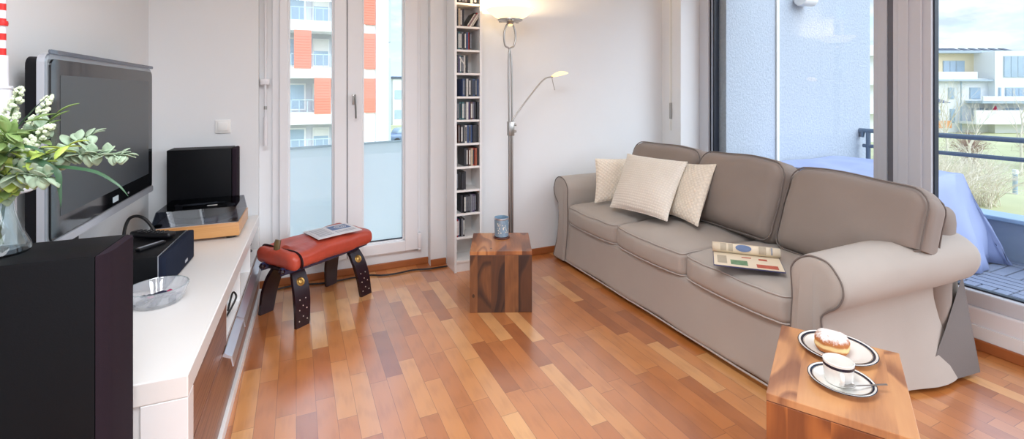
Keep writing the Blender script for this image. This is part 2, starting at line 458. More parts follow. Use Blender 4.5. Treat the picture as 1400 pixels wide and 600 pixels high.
# ------------------------------------------------------------------ room shell
H = 2.55
XL, YP, YR, YL, XR, XW = -.775, 3.335, 3.41, 3.228, 2.96, 3.03
struct('floor', box(B(), -1.0, 3.05, -3.2, 3.45, -.1, 0), 'oak_parquet')
struct('ceiling', box(B(), -1.0, 3.4, -3.2, 3.7, H, H+.25), 'ceiling_paint')
struct('wall_left', box(B(), XL-.2, XL, -3.2, 3.7, 0, H), 'wall_paint')
b = B(); box(b, XL, -.215, YP, YP+.35, 0, H); struct('wall_back', b, 'wall_paint')
b = B(); box(b, .885, 1.215, YP, YP+.35, 0, H); struct('wall_back_pillar', b, 'wall_paint')
b = B(); box(b, 1.215, 3.2, YL, YP+.35, 0, H); struct('wall_back_lamp', b, 'wall_paint')
b = B(); box(b, -.215, .885, YR, YR+.12, 0, .105); box(b, -.215, -.142, YR, YR+.12, .105, H); box(b, .826, .885, YR, YR+.12, .105, H); box(b, -.215, .885, YR-.075, YR+.2, 2.42, H)
struct('wall_back_reveal', b, 'wall_paint')
b = B(); box(b, XR, XW+.22, 3.005, YL, 0, H); struct('wall_right_corner', b, 'wall_paint')
b = B(); box(b, XW, XW+.14, -3.2, 3.005, 0, .112); box(b, XW, XW+.2, -3.2, 3.005, 2.42, H); struct('wall_right', b, 'wall_paint')
def board(name, x0, x1, y0, y1, h=.046):
    struct(name, box(B(), x0, x1, y0, y1, 0, h, .004), 'skirting_wood')
board('baseboard_back', -.215, .885, YR-.014, YR)
board('baseboard_pillar', .885, 1.0, YP-.014, YP)
board('baseboard_lamp', 1.215, XR, YL-.014, YL, .05)
board('baseboard_right', XW-.014, XW, -3.2, 3.005, .052)
board('baseboard_left', XL, XL+.014, -3.2, 3.33)

# ------------------------------------------------------------------ balcony door in the back wall (door_1)
d1 = thing('door_1', 'white double glazed balcony door', 'door'); d1['kind'] = 'structure'
del d1['label']; del d1['category']
Y0, Y1 = YR-.035, YR+.05
b = B(); box(b, -.142, -.072, Y0+.02, Y1, .105, 2.42, .004); box(b, .77, .826, Y0+.02, Y1, .105, 2.42, .004); box(b, -.142, .826, Y0+.02, Y1, 2.36, 2.42); box(b, -.142, .826, Y0+.02, Y1, .105, .14, .004)
obj('door_frame', b, 'frame_white', d1, False)
for (x0, x1, xa, xb) in ((-.1, .314, -.048, .232), (.318, .805, .418, .709)):
    b = B(); box(b, x0, xa, Y0, Y1-.01, .118, 2.38, .006); box(b, xb, x1, Y0, Y1-.01, .118, 2.38, .006)
    box(b, xa-.004, xb+.004, Y0, Y1-.01, .118, .194, .006); box(b, xa-.004, xb+.004, Y0, Y1-.01, 2.3, 2.38, .006)
    # stepped glazing bead
    box(b, xa-.004, xa+.012, Y0+.02, Y1-.02, .19, 2.3, .003); box(b, xb-.012, xb+.004, Y0+.02, Y1-.02, .19, 2.3, .003); box(b, xa, xb, Y0+.02, Y1-.02, .19, .204, .003)
    s = obj('sash', b, 'frame_white', d1, False)
    obj('pane', box(B(), xa, xb, YR+.01, YR+.022, .19, 2.31), 'window_glass', s, False)
    obj('gasket', box(B(), xa+.012, xb-.012, YR-.004, YR+.002, .204, .212), 'gasket', s, False)
obj('sash_gap', box(B(), .3135, .3185, Y0+.003, Y1, .14, 2.38), 'gap_dark', d1, False)
b = B(); box(b, .8, .826, Y0-.016, Y0+.02, .135, .24, .004); box(b, .803, .822, Y0-.02, Y0+.01, .118, .134, .004)
obj('hinge', b, 'rail_white', d1)
b = B(); box(b, .348, .374, Y0-.012, Y0+.002, 1.175, 1.245, .004)
hd = obj('door_handle', b, 'steel', d1)
b = B(); cyl(b, (.361, Y0-.01, 1.232), (.361, Y0-.05, 1.232), .009); tube(b, smooth_path([(.361, Y0-.044, 1.24), (.363, Y0-.05, 1.2), (.366, Y0-.046, 1.15), (.368, Y0-.044, 1.082)]), .009, 10, flat=(1.1, .7))
obj('lever', b, 'steel', hd)

# roller shutter crank beside the door
t = thing('shutter_crank', 'white roller shutter crank rod hanging beside the balcony door', 'crank', (-.178, YR-.02, 0))
b = B(); tube(b, [(0, -.03, H-.1), (0, -.035, 1.05)], .007); obj('rod', b, 'rail_white', t)
b = B(); cyl(b, (0, -.035, 1.1), (0, -.035, .92), .0125); obj('grip', b, 'rail_white', t)
b = B(); box(b, -.03, .025, -.045, .02, 1.305, 1.345, .008); obj('clip', b, 'rail_white', t)
for z in (1.075, 1.16): obj('joint', cyl(B(), (0, -.035, z-.01), (0, -.035, z+.01), .009), 'steel', t)
# light switch
t = thing('light_switch', 'white rocker light switch on the wall above the turntable', 'light switch', (-.405, YP, 1.05))
obj('plate', box(B(), -.041, .041, -.011, 0, -.041, .041, .004), 'switch_plastic', t)
obj('rocker', box(B(), -.027, .027, -.017, -.009, -.027, .027, .003), 'switch_plastic', t)
# shutter strap on the right corner
t = thing('shutter_pull_cord', 'thin roller shutter pull strap with metal clip on the corner wall', 'strap', (XR, 3.115, 0))
b = B(); box(b, -.004, 0, -.006, .006, .93, H); obj('strap', b, 'blind_cream', t)
b = B(); box(b, -.003, 0, .012, .022, .93, H); obj('guide', b, 'switch_plastic', t)
b = B(); box(b, -.012, 0, -.01, .012, 1.03, 1.17, .003); obj('clip', b, 'steel', t)

# ------------------------------------------------------------------ sliding glass front (window_1)
w1 = thing('window_1', 'x', 'x'); w1['kind'] = 'structure'; del w1['label']; del w1['category']
XF = 3.17
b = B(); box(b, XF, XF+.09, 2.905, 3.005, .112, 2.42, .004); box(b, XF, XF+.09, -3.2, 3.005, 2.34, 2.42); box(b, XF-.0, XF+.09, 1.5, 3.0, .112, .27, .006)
obj('window_frame', b, 'frame_white_shaded', w1, False)
b = B(); box(b, XF+.02, XF+.075, 2.86, 2.905, .2, 2.34); obj('gasket', b, 'gasket', w1, False)
b = B(); box(b, XF+.012, XF+.02, 2.873, 2.882, .2, 2.34); obj('gasket_bead', b, 'alu_silver', w1, False)
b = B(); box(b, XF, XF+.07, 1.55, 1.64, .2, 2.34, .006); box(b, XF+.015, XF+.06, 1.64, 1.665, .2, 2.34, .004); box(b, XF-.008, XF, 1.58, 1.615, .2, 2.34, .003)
obj('fixed_stile', b, 'frame_white_shaded', w1, False)
obj('stile_gap', box(B(), XF-.02, XF+.03, 1.49, 1.57, .2, 2.34), 'gap_dark', w1, False)
obj('pane', box(B(), XF+.045, XF+.057, 1.64, 2.87, .26, 2.35), 'window_glass', w1, False)
XS = 3.05
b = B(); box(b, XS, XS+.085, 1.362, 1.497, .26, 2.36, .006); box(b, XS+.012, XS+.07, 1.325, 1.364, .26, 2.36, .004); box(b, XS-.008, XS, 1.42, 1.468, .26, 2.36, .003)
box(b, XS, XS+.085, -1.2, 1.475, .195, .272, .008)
obj('slider_sash', b, 'frame_white_shaded', w1, False)
b = B(); box(b, XS+.03, XS+.07, 1.318, 1.327, .26, 2.36); obj('slider_gasket', b, 'gasket', w1, False)
b = B(); box(b, XS+.03, XS+.06, -1.2, 1.33, .272, .28); obj('sill_gasket', b, 'gasket', w1, False)
obj('slider_pane', box(B(), XS+.045, XS+.057, -1.2, 1.33, .265, 2.36), 'window_glass', w1, False)
b = B(); box(b, XS-.012, XF+.1, -3.2, 1.52, .108, .197, .008); obj('threshold', b, 'rail_white', w1, False)

# ------------------------------------------------------------------ balcony outside the sliding front
ZD = -.05
b = B()
ts, k = .32, 4
for i in range(7):
    for j in range(20):
        x0, y0 = 3.3+i*ts, -3.4+j*ts
        if y0 > 2.5: continue
        for q in range(k):
            w = ts/k
            if (i+j) % 2: box(b, x0+.004, x0+ts-.004, y0+q*w+.006, y0+(q+1)*w-.006, ZD-.02, ZD)
            else: box(b, x0+q*w+.006, x0+(q+1)*w-.006, y0+.004, y0+ts-.004, ZD-.02, ZD)
struct('balcony_floor_planks', b, 'deck_wood')
struct('balcony_floor', box(B(), 3.2, 5.4, -3.4, 2.8, ZD-.2, ZD-.018), 'deck_gap')
b = B(); box(b, 5.05, 5.2, -3.4, 2.8, -.4, .25); struct('balcony_wall', b, 'parapet_concrete')
b = B(); box(b, 5.0, 5.24, -3.4, 2.8, .25, .285, .008); struct('balcony_trim', b, 'parapet_cap')
struct('balcony_wall_side', box(B(), 3.26, 5.3, 2.8, 3.1, -.5, 5.0), 'stucco')
struct('balcony_trim_joint', box(B(), 3.87, 3.905, 2.785, 2.8, ZD, 5.0, .004), 'blind_cream')
t = thing('balcony_railing', 'grey steel double rail balustrade along the balcony edge', 'railing', (5.12, 0, 0))
b = B(); tube(b, smooth_path([(0, -3.3, .885), (0, 0, .885), (0, 2.7, .885), (0, 2.765, .87), (0, 2.78, .82)], 6), .022, 10); obj('top_rail', b, 'rail_steel', t)
b = B(); tube(b, [(0, -3.3, .735), (0, 2.765, .735)], .018, 10); obj('lower_rail', b, 'rail_steel', t)
for y in (2.72, .2, -1.6): obj('post', tube(B(), [(0, y, .285), (0, y, .885)], .02, 10), 'rail_steel', t)
t = thing('wall_spotlight', 'white cylindrical wall light on the stucco balcony wall', 'wall light', (4.2, 2.8, 2.1))
b = B(); box(b, -.04, .04, -.03, 0, -.05, .05, .006); obj('bracket', b, 'facade_white', t)
b = B(); tube(b, [(-.1, -.07, .0), (.07, -.07, .0)], .058, 20); obj('lamp_head', b, 'facade_white', t)
# covered garden furniture
def tarp():
    b = B(); nx, ny = 40, 52
    x0, x1, y0, y1 = 3.62, 4.72, 1.84, 2.74
    rows = []
    for i in range(nx+1):
        row = []
        for j in range(ny+1):
            u, v = -1.32+2.64*i/nx, -1.45+2.9*j/ny
            uu, vv = max(-1, min(1, u)), max(-1, min(1, v))
            ou, ov = abs(u)-1, abs(v)-1
            z = .66+.02*nz((u*2, v*2, 0), 1)-.05*max(0, -v)*.6
            x = (x0+x1)/2+uu*(x1-x0)/2; y = (y0+y1)/2+vv*(y1-y0)/2
            drop = max(0, max(ou/.32, ov/.45))
            drop = min(1, drop)
            fold = .035*math.sin(9*u+3*v)*drop+.02*math.sin(17*(u-v))*drop
            if ou > 0: x += math.copysign((.13*drop+fold*.7), u)
            if ov > 0: y += math.copysign((.17*drop+fold), v) if v < 0 else .02
            zz = z*(1-drop)**1.0+(ZD+.01)*drop if drop > 0 else z
            row.append(b.verts.new((x, min(y, 2.775), zz)))
        rows.append(row)
    for i in range(nx):
        for j in range(ny): b.faces.new((rows[i][j], rows[i+1][j], rows[i+1][j+1], rows[i][j+1]))
    o = obj('furniture_cover', b, 'tarp', None, True, 60)
    m = o.modifiers.new('t', 'SOLIDIFY'); m.thickness = .006
    return tag(o, 'pale blue tarpaulin draped over garden furniture on the balcony', 'tarpaulin')
tarp()

# ------------------------------------------------------------------ french balcony panel outside door_1
t = thing('balcony_balustrade', 'frosted pale blue balustrade panel outside the balcony door', 'balustrade', (.34, 3.74, 0), 14)
obj('panel', box(B(), -.9, .9, -.006, .006, -.2, .858), 'frosted_panel', t)
obj('top_rail', box(B(), -.9, .9, -.012, .012, .856, .872), 'far_rail', t)

# ------------------------------------------------------------------ sky & lights
w = bpy.data.worlds.new('sky'); sc.world = w; w.use_nodes = True
t = NT(w); bg = t.n['Background']
tc = t.n.new('ShaderNodeTexCoord'); sp = t.n.new('ShaderNodeSeparateXYZ'); t.l.new(tc.outputs['Generated'], sp.inputs[0])
z = sp.outputs[2]
zz = t.math('MAXIMUM', z, .03)
cb = t.n.new('ShaderNodeCombineXYZ')
t.l.new(t.math('DIVIDE', sp.outputs[0], t.math('ADD', zz, .25)), cb.inputs[0]); t.l.new(t.math('DIVIDE', sp.outputs[1], t.math('ADD', zz, .25)), cb.inputs[1])
cl = t.noise(cb.outputs[0], 2.3, 6, .55)
cm = t.ramp(cl, [(.38, (0, 0, 0, 1)), (.6, (1, 1, 1, 1))])
blue = t.ramp(z, [(0, (.66, .84, 1.0, 1)), (.3, (.40, .66, 1.0, 1)), (1, (.26, .48, .95, 1))])
cl2 = t.noise(cb.outputs[0], 4.1, 5, .6)
cloud = t.ramp(cl2, [(.35, (.52, .62, .74, 1)), (.62, (.84, .90, .97, 1))])
skyc = t.mix(cm, blue, cloud)
skyc = t.mix(t.math('LESS_THAN', z, -.01), skyc, (.35, .36, .34, 1))
t.l.new(skyc, bg.inputs[0]); bg.inputs[1].default_value = 1.2
def light(name, typ, loc, energy, col, **kw):
    l = bpy.data.lights.new(name, typ); l.energy = energy; l.color = col
    for k, v in kw.items(): setattr(l, k, v)
    o = bpy.data.objects.new(name, l); o.location = loc; C.objects.link(o); return o
s = light('sun', 'SUN', (0, -10, 20), 3.6, (.95, .97, 1.0), angle=R(70))
s.rotation_euler = Vector((-.42, .66, -.62)).to_track_quat('-Z', 'Y').to_euler()
light('uplighter_bulb', 'POINT', (1.364, 2.99, 1.815), 9, (1, .76, .46), shadow_soft_size=.025)
o = light('room_fill_light', 'AREA', (.15, .55, 2.5), 46, (.88, .94, 1.0), shape='DISK', size=1.2)  # added fill light overhead, out of view, to brighten the room


sc.view_settings.view_transform = 'Standard'; sc.view_settings.look = 'None'; sc.view_settings.gamma = 1; sc.view_settings.use_curve_mapping = False
sc.view_settings.exposure = .37
sc.cycles.max_bounces = 10; sc.cycles.transparent_max_bounces = 24; sc.cycles.sample_clamp_indirect = 6; sc.cycles.use_denoising = True
sc.cycles.caustics_reflective = False; sc.cycles.caustics_refractive = False
# ------------------------------------------------------------------ media cabinet
t = thing('media_cabinet', 'low cream media cabinet with striped wood fronts along the television wall', 'cabinet', (-.262, 1.497, 0), -1.75)
# local frame: x=0 front face, -x to the wall, y along the length
L, D, HT = 1.79, .47, .50
b = B(); box(b, -D, 0, 0, L, HT-.06, HT, .003); obj('top', b, 'lacquer_cream', t, False)
b = B(); box(b, -D, -.105, .006, .05, .05, HT-.0605); box(b, -.105, 0, .0, .062, .05, HT-.0605, .002); obj('side_panel', b, 'lacquer_white', t, False)
obj('side_panel', box(B(), -D, 0, L-.03, L, .03, HT-.0605, .002), 'lacquer_white', t, False)
obj('back_panel', box(B(), -D, -D+.012, .062, L-.03, .05, HT-.0605), 'lacquer_white', t, False)
obj('base_panel', box(B(), -D+.02, .012, .0, L, .0, .042, .002), 'lacquer_white', t, False)
obj('shelf', box(B(), -D+.012, -.004, .60, L-.03, .285, .30), 'lacquer_white', t, False)
for y in (.605, .98, 1.36): obj('divider', box(B(), -D+.012, -.003, y, y+.016, .3, HT-.0605), 'lacquer_white', t, False)
obj('door', box(B(), -.02, -.001, .064, .603, .29, HT-.0615, .001), 'zebrano', t, False)
for y0, y1, h0, h1 in ((.064, .83, .52, .82), (.834, L-.032, .84, L-.04)):
    dr = obj('drawer', box(B(), -.02, 0, y0, y1, .046, .284, .001), 'zebrano', t, False)
    b = B(); prism(b, [(0, .286), (.004, .29), (.03, .272), (.036, .236), (.031, .236), (.025, .266), (0, .278)], h0, h1, Matrix(((1, 0, 0, 0), (0, 0, 1, 0), (0, 1, 0, 0), (0, 0, 0, 1))))
    obj('handle', b, 'alu_silver', dr, False)
CT = HT
# headphones coil in the compartment, wire in the next
o = obj('cable_coil', tube(B(), [(-.245+.012*math.sin(3*a), 3.04+.035*math.cos(a), .39+.035*math.sin(a)) for a in [2*PI*k/40*2 for k in range(40)]], .006, 6), 'cable_black')
tag(o, 'black coiled cable in the last open compartment of the media cabinet', 'cable')
o = obj('cable_loop', tube(B(), smooth_path([(-.27, 2.3, .306), (-.25, 2.31, .34), (-.235, 2.33, .375), (-.25, 2.36, .385), (-.26, 2.34, .35), (-.27, 2.37, .306)], 6), .004, 6), 'cable_black')
tag(o, 'small black wire loop in the middle open compartment of the media cabinet', 'cable')
o = obj('cable_loop', tube(B(), smooth_path([(-.70, 2.72, .50), (-.73, 2.74, .58), (-.715, 2.76, .66), (-.66, 2.74, .665), (-.61, 2.72, .60), (-.60, 2.72, .51)], 8), .007, 8), 'cable_black')
tag(o, 'black cable arching over the cabinet between television and turntable', 'cable')

# ------------------------------------------------------------------ television
t = thing('television', 'large flat black television with silver frame on the wall', 'television', (-.657, 2.345, 1.075), -1.75)
# local: x outward, y along wall
W2, H2 = .49, .298
MY = Matrix(((0, 0, 1, 0), (1, 0, 0, 0), (0, 1, 0, 0), (0, 0, 0, 1)))      # prism x,y,z -> y,z,x
b = B(); prism(b, rrect(2*W2-.03, 2*H2-.02, .03), -.062, -.03, MY); obj('back_cover', b, 'tv_black', t)
b = B(); prism(b, rrect(2*W2-.25, 2*H2-.16, .03, cy=-.03), -.085, -.06, MY); obj('rear_housing', b, 'tv_black', t)
b = B(); prism(b, rrect(2*W2, 2*H2, .03), -.03, -.012, MY); obj('frame', b, 'tv_silver', t)
b = B(); prism(b, rrect(2*W2-.006, 2*H2-.006, .028), -.0125, -.006, MY); obj('frame_groove', b, 'clear_trim', t)
b = B(); prism(b, rrect(2*W2-.02, 2*H2-.035, .025, cy=.0), -.007, 0, MY); obj('bezel', b, 'gloss_black', t)
b = B(); prism(b, rrect(2*W2-.13, 2*H2-.155, .004, cy=.012), -.001, .0008, MY); obj('screen', b, 'screen', t)
b = B(); prism(b, rrect(2*W2-.006, .013, .006, cy=H2+.004), -.004, .002, MY); obj('top_trim', b, 'smoked_cover', t)
b = B(); prism(b, rrect(2*W2-.03, .026, .01, cy=-H2+.012), -.006, .006, MY); obj('lower_trim', b, 'tv_silver', t)
b = B(); prism(b, rrect(.055, .022, .002, cx=.02, cy=-H2+.052), 0, .0012, MY); obj('badge', b, 'far_rail', t)
b = B(); prism(b, rrect(.014, .008, .003, cx=.16, cy=-H2+.05), 0, .0012, MY); obj('status_light', b, 'print_grey', t)
b = B(); box(b, -.105, -.08, -.2, .2, -.16, .1, .004); obj('wall_bracket', b, 'steel', t, False)
b = B(); box(b, -.05, -.02, -.3, -.24, -.34, -.28, .004); obj('foot', b, 'tv_black', t)

# ------------------------------------------------------------------ floor standing loudspeaker
t = thing('floor_loudspeaker', 'tall black floor standing loudspeaker in front of the media cabinet', 'loudspeaker', (-.531, 1.384, 0), -3)
b = B(); box(b, -.165, .142, -.086, .086, .012, .9, .004); obj('body', b, 'black_ash', t)
b = B(); prism(b, [(.143, -.086), (.156, -.068), (.161, -.045), (.162, .045), (.16, .072), (.143, .086)], .03, .899); obj('grille', b, 'speaker_cloth', t)
b = B(); box(b, -.175, .155, -.102, .098, 0, .014, .003); obj('plinth', b, 'black_plastic', t)

# ------------------------------------------------------------------ shelf speaker behind the turntable
t = thing('shelf_loudspeaker', 'black box loudspeaker standing behind the turntable', 'loudspeaker', (-.489, 3.245, CT), -1.75)
b = B(); box(b, -.165, .148, -.075, .075, 0, .432, .002); obj('body', b, 'black_ash', t)
b = B(); box(b, .15, .172, -.075, .075, .01, .43, .006); obj('grille', b, 'speaker_cloth', t)

# ------------------------------------------------------------------ turntable
t = thing('turntable', 'turntable with beech plinth and smoked dust cover', 'turntable', (-.455, 2.985, CT), -1.75)
b = B(); box(b, -.195, .192, -.175, .175, .014, .082, .004); obj('plinth', b, 'beech', t)
for x in (-.15, .15):
    for y in (-.13, .13): obj('foot', cyl(B(), (x, y, 0), (x, y, .016), .024), 'black_plastic', t)
b = B(); box(b, -.186, .184, -.166, .166, .081, .085); obj('top_plate', b, 'lacquer_cream', t)
b = B(); lathe(b, [(0, .086), (.148, .086), (.152, .09), (.152, .108), (.148, .111), (0, .111)], 56, (.0, .0, 0)); obj('platter', b, 'platter_rim', t)
b = B(); lathe(b, [(0, .112), (.146, .112), (.146, .118), (0, .118)], 56); obj('record_mat', b, 'platter_rubber', t)
b = B(); cyl(b, (0, 0, .118), (0, 0, .13), .004); obj('spindle', b, 'steel', t)
b = B(); cyl(b, (-.14, .14, .085), (-.14, .14, .125), .016); tube(b, smooth_path([(-.15, .16, .128), (-.14, .14, .128), (.06, .15, .128), (.12, .1, .126)], 6), .005, 8); box(b, .1, .135, .075, .11, .118, .128, .002); obj('tonearm', b, 'steel', t)
b = B(); box(b, -.182, -.15, -.16, -.12, .085, .096, .003); obj('control_knob', b, 'black_plastic', t)
b = B(); box(b, .14, .175, -.16, -.11, .085, .094, .003); obj('control_knob', b, 'black_plastic', t)
# dust cover: walls and lid with real thickness, front slanted
def cover():
    b = B(); th = .004
    x0, x1, y0, y1, z0, z1 = -.19, .187, -.17, .17, .086, .158
    s = .035
    def quad(p): 
        vs = [b.verts.new(q) for q in p]; b.faces.new(vs)
    top = [(x0+s*.4, y0+s, z1), (x1-s*.4, y0+s, z1), (x1-s*.4, y1-.004, z1), (x0+s*.4, y1-.004, z1)]
    bot = [(x0, y0, z0), (x1, y0, z0), (x1, y1, z0), (x0, y1, z0)]
    quad(top)
    for k in range(4): quad([bot[k], bot[(k+1) % 4], top[(k+1) % 4], top[k]])
    bmesh.ops.remove_doubles(b, verts=b.verts, dist=1e-5)
    o = obj('dust_cover', b, 'smoked_cover', t, False); m = o.modifiers.new('t', 'SOLIDIFY'); m.thickness = th; m.offset = -1
    return o
cover()
b = B(); box(b, .03, .075, -.07, -.055, .1585, .1592); obj('logo_plate', b, 'switch_plastic', t)

# ------------------------------------------------------------------ centre speaker and remotes
t = thing('centre_loudspeaker', 'wide black centre loudspeaker lying on the cabinet with remotes on it', 'loudspeaker', (-.575, 2.375, CT), -4)
b = B(); box(b, -.13, .11, -.19, .19, .004, .13, .003); obj('body', b, 'black_ash', t)
b = B(); box(b, .112, .138, -.19, .19, .004, .13, .006); g = obj('grille', b, 'speaker_cloth_blue', t)
b = B(); box(b, .109, .1125, -.188, .188, .006, .131); obj('front_strip', b, 'alu_silver', t)
b = B(); box(b, .1375, .1392, .05, .085, .022, .034); obj('badge', b, 'alu_silver', t)
def remote(name, label, loc, rz, l, w, h, grp=None):
    t = thing(name, label, 'remote control', loc, rz)
    b = B(); soft_box(b, (l, w, h), h*.45, 10, lambda p, q: Vector((p.x, p.y*(1-.18*abs(q[0])**2), p.z+.004*q[0]*q[0])), (0, 0, h/2)); obj('body', b, 'black_plastic', t)
    for k in range(int(l/.022)-1):
        for j in (-1, 0, 1): 
            obj('button', box(B(), -l/2+.02+k*.021, -l/2+.031+k*.021, j*w*.24-.004, j*w*.24+.004, h-.003, h+.0035, .001), 'gloss_black', t)
remote('remote_control', 'large curved black remote control on the centre loudspeaker', (-.56, 2.475, CT+.1305), -32, .19, .052, .026)
t = thing('remote_control', 'small slim black remote control with silver edge beside the larger remote', 'remote control', (-.532, 2.325, CT+.1305), 52)
b = B(); box(b, -.055, .055, -.0125, .0125, 0, .012, .003); obj('body', b, 'black_plastic', t)
b = B(); box(b, -.05, .05, -.006, .006, .0118, .0135, .0005); obj('key_strip', b, 'alu_silver', t)

# ------------------------------------------------------------------ crystal bowl with candies
t = thing('crystal_bowl', 'cut crystal bowl holding dark wrapped sweets on the cabinet', 'bowl', (-.452, 2.06, CT), 0)
b = B(); lathe(b, [(0, .006), (.06, .007), (.068, .012), (.088, .058), (.090, .061), (.094, .060), (.0925, .056), (.073, .006), (.066, 0), (0, 0)], 96, flute=.018, nf=24); obj('bowl_body', b, 'crystal', t)
b = B(); tube(b, [(.092*math.cos(2*PI*k/60), .092*math.sin(2*PI*k/60), .0605) for k in range(60)], .0022, 6, True); obj('rim', b, 'vase_glass', t)
cl = ['dark blue wrapped sweet with pink end on top of the crystal bowl pile', 'dark blue wrapped sweet lying flat at the bowl centre', 'navy wrapped sweet at the far side of the crystal bowl', 'navy wrapped sweet against the cabinet front side of the bowl', 'dark wrapped sweet at the bowl side nearest the centre loudspeaker', 'dark wrapped sweet at the bowl side nearest the floor loudspeaker']
cp = [(.005, .01, .026, 40), (.0, -.03, .012, 80), (.03, .028, .012, 10), (.045, -.005, .012, 100), (-.025, .03, .012, 150), (-.042, -.008, .012, 60)]
for lb, (x, y, z, a) in zip(cl, cp):
    c = thing('wrapped_sweet', lb, 'sweet', (-.452+x, 2.06+y, CT+z), a, 'sweets in the crystal bowl')
    c.rotation_euler.x = R(random.uniform(-12, 12))
    b = B(); soft_box(b, (.04, .024, .016), .007, 6); obj('wrapper', b, 'candy_blue', c)
    for sx in (-1, 1):
        b = B(); tube(b, [(sx*.018, 0, 0), (sx*.024, 0, 0), (sx*.036, 0, .001)], lambda u: .003+.009*u, 8, flat=(1, .35)); obj('twist_end', b, 'candy_pink' if z > .02 else 'candy_blue', c)

# ------------------------------------------------------------------ striped tower ornament
t = thing('tower_ornament', 'white model tower with red and white striped mast beside the television', 'ornament', (-.66, 1.58, CT))
b = B(); lathe(b, [(0, 0), (.06, 0), (.06, .012), (.045, .02), (.032, .06), (.026, .3), (.024, .51), (.0, .51)], 28); obj('shaft', b, 'tower_white', t)
b = B(); lathe(b, [(0, .5), (.05, .503), (.06, .508), (.06, .514), (.05, .518), (0, .52)], 32); obj('platform', b, 'tower_white', t)
b = B(); lathe(b, [(0, .515), (.036, .515), (.036, .56), (.022, .565), (.021, .72), (.017, .722), (.0165, .765), (.011, .768), (.0105, .845), (0, .845)], 24); obj('upper_shaft', b, 'tower_white', t)
for z in (.722, .766): obj('collar', lathe(B(), [(0, z-.003), (.019, z-.003), (.019, z+.003), (0, z+.003)], 24), 'tower_white', t)
z = .845; k = 0
while z < 1.14:
    h = .017 if k % 2 == 0 else .02
    obj('mast_band', lathe(B(), [(0, z), (.0065, z), (.0065, z+h), (0, z+h)], 16), 'tower_red' if k % 2 == 0 else 'tower_white', t); z += h; k += 1
obj('mast_ring', lathe(B(), [(0, .918), (.0095, .918), (.0105, .924), (.0095, .93), (0, .93)], 16), 'tower_red', t)

# ------------------------------------------------------------------ vase with artificial flowers
VX, VY, VZ = -.595, 1.40, .9
t = thing('glass_vase', 'clear glass vase with flared base on the floor loudspeaker', 'vase', (VX, VY, VZ))
b = B(); lathe(b, [(0, .0), (.052, 0), (.056, .006), (.054, .018), (.040, .05), (.030, .09), (.0265, .125), (.0275, .14), (.0295, .142), (.0285, .138), (.0245, .122), (.027, .09), (.036, .05), (.047, .02), (.046, .012), (0, .008)], 40); obj('vase_body', b, 'vase_glass', t)
obj('collar', lathe(B(), [(.0282, .127), (.0305, .128), (.0305, .139), (.0282, .14), (.0282, .127)], 32), 'cream_label', t)
M0 = Vector((VX, VY, VZ+.135))
def leaf(b, p, d, up, l, w, bend=.2, n=5):
    d = Vector(d).normalized(); s = d.cross(Vector(up)); s = s.normalized() if s.length > 1e-4 else d.orthogonal().normalized(); u = s.cross(d)
    rows = []
    for i in range(n+1):
        q = i/n; c = Vector(p)+d*(l*q)-u*(bend*l*q*q); hw = w*(math.sin(PI*min(1, q*.96+.02))**.75)
        rows.append((b.verts.new(c-s*hw+u*hw*.25), b.verts.new(c), b.verts.new(c+s*hw+u*hw*.25)))
    for a, c in zip(rows, rows[1:]):
        b.faces.new((a[0], a[1], c[1], c[0])); b.faces.new((a[1], a[2], c[2], c[1]))
def stem_path(mid, tip, n=7):
    return smooth_path([(VX+random.uniform(-.012, .012), VY+random.uniform(-.012, .012), VZ+.02), tuple(M0+Vector((random.uniform(-.012, .012), random.uniform(-.012, .012), 0))), mid, tip], n)
def thick(o, t=.0012):
    m = o.modifiers.new('t', 'SOLIDIFY'); m.thickness = t; return o
def sprig(label, mid, tip, lm, ll, lw, cat='artificial sprig', n=9, start=.35, cl=1):
    P = stem_path(mid, tip)
    t = thing('eucalyptus_sprig', label, cat, tuple(P[0]), 0, 'artificial sprigs in the vase')
    o0 = P[0]
    obj('stem', tube(B(), [p-o0 for p in P], .0018, 6), 'stem_green', t)
    b = B(); N = len(P)-1
    for k in range(n):
        q = start+(1-start)*k/(n-1); i = min(N-1, int(q*N)); p = P[i].lerp(P[i+1], q*N-i)-o0; dr = (P[i+1]-P[i]).normalized()
        sc_ = 1-.45*q
        for j in range(2*cl):
            a = random.uniform(0, 6.28) if j % 2 == 0 else a+PI+random.uniform(-.4, .4)
            sd = Vector((math.cos(a), math.sin(a)*.6, math.sin(a))); dd = dr*.75+sd
            leaf(b, p, dd, (0, 0, 1) if abs(dd.normalized().z) < .9 else (0, 1, 0), ll*sc_*random.uniform(.8, 1.15), lw*sc_*random.uniform(.85, 1.1), random.uniform(.1, .4))
    thick(obj('leaves', b, lm, t))
def spike(label, mid, tip, n=34):
    P = stem_path(mid, tip)
    t = thing('flower_spike', label, 'artificial flower', tuple(P[0]), 0, 'white flower spikes in the vase'); o0 = P[0]
    obj('stem', tube(B(), [p-o0 for p in P], .002, 6), 'stem_green', t)
    b = B(); N = len(P)-1
    for k in range(n*3):
        q = .52+.48*(k//3)/(n-1); q = min(q, .999); i = int(q*N); p = P[i].lerp(P[i+1], q*N-i)-o0
        rr = .019*(1.1-((q-.52)/.48))**.6
        a = random.uniform(0, 6.28); dv = Vector((math.cos(a), math.sin(a), random.uniform(-.5, .5)))*rr
        g = bmesh.ops.create_icosphere(b, subdivisions=1, radius=random.uniform(.0045, .0075)*(1.3-.6*(q-.52)/.48))['verts']
        bmesh.ops.transform(b, matrix=Matrix.Translation(p+dv), verts=g)
    obj('florets', b, 'floret_white', t)
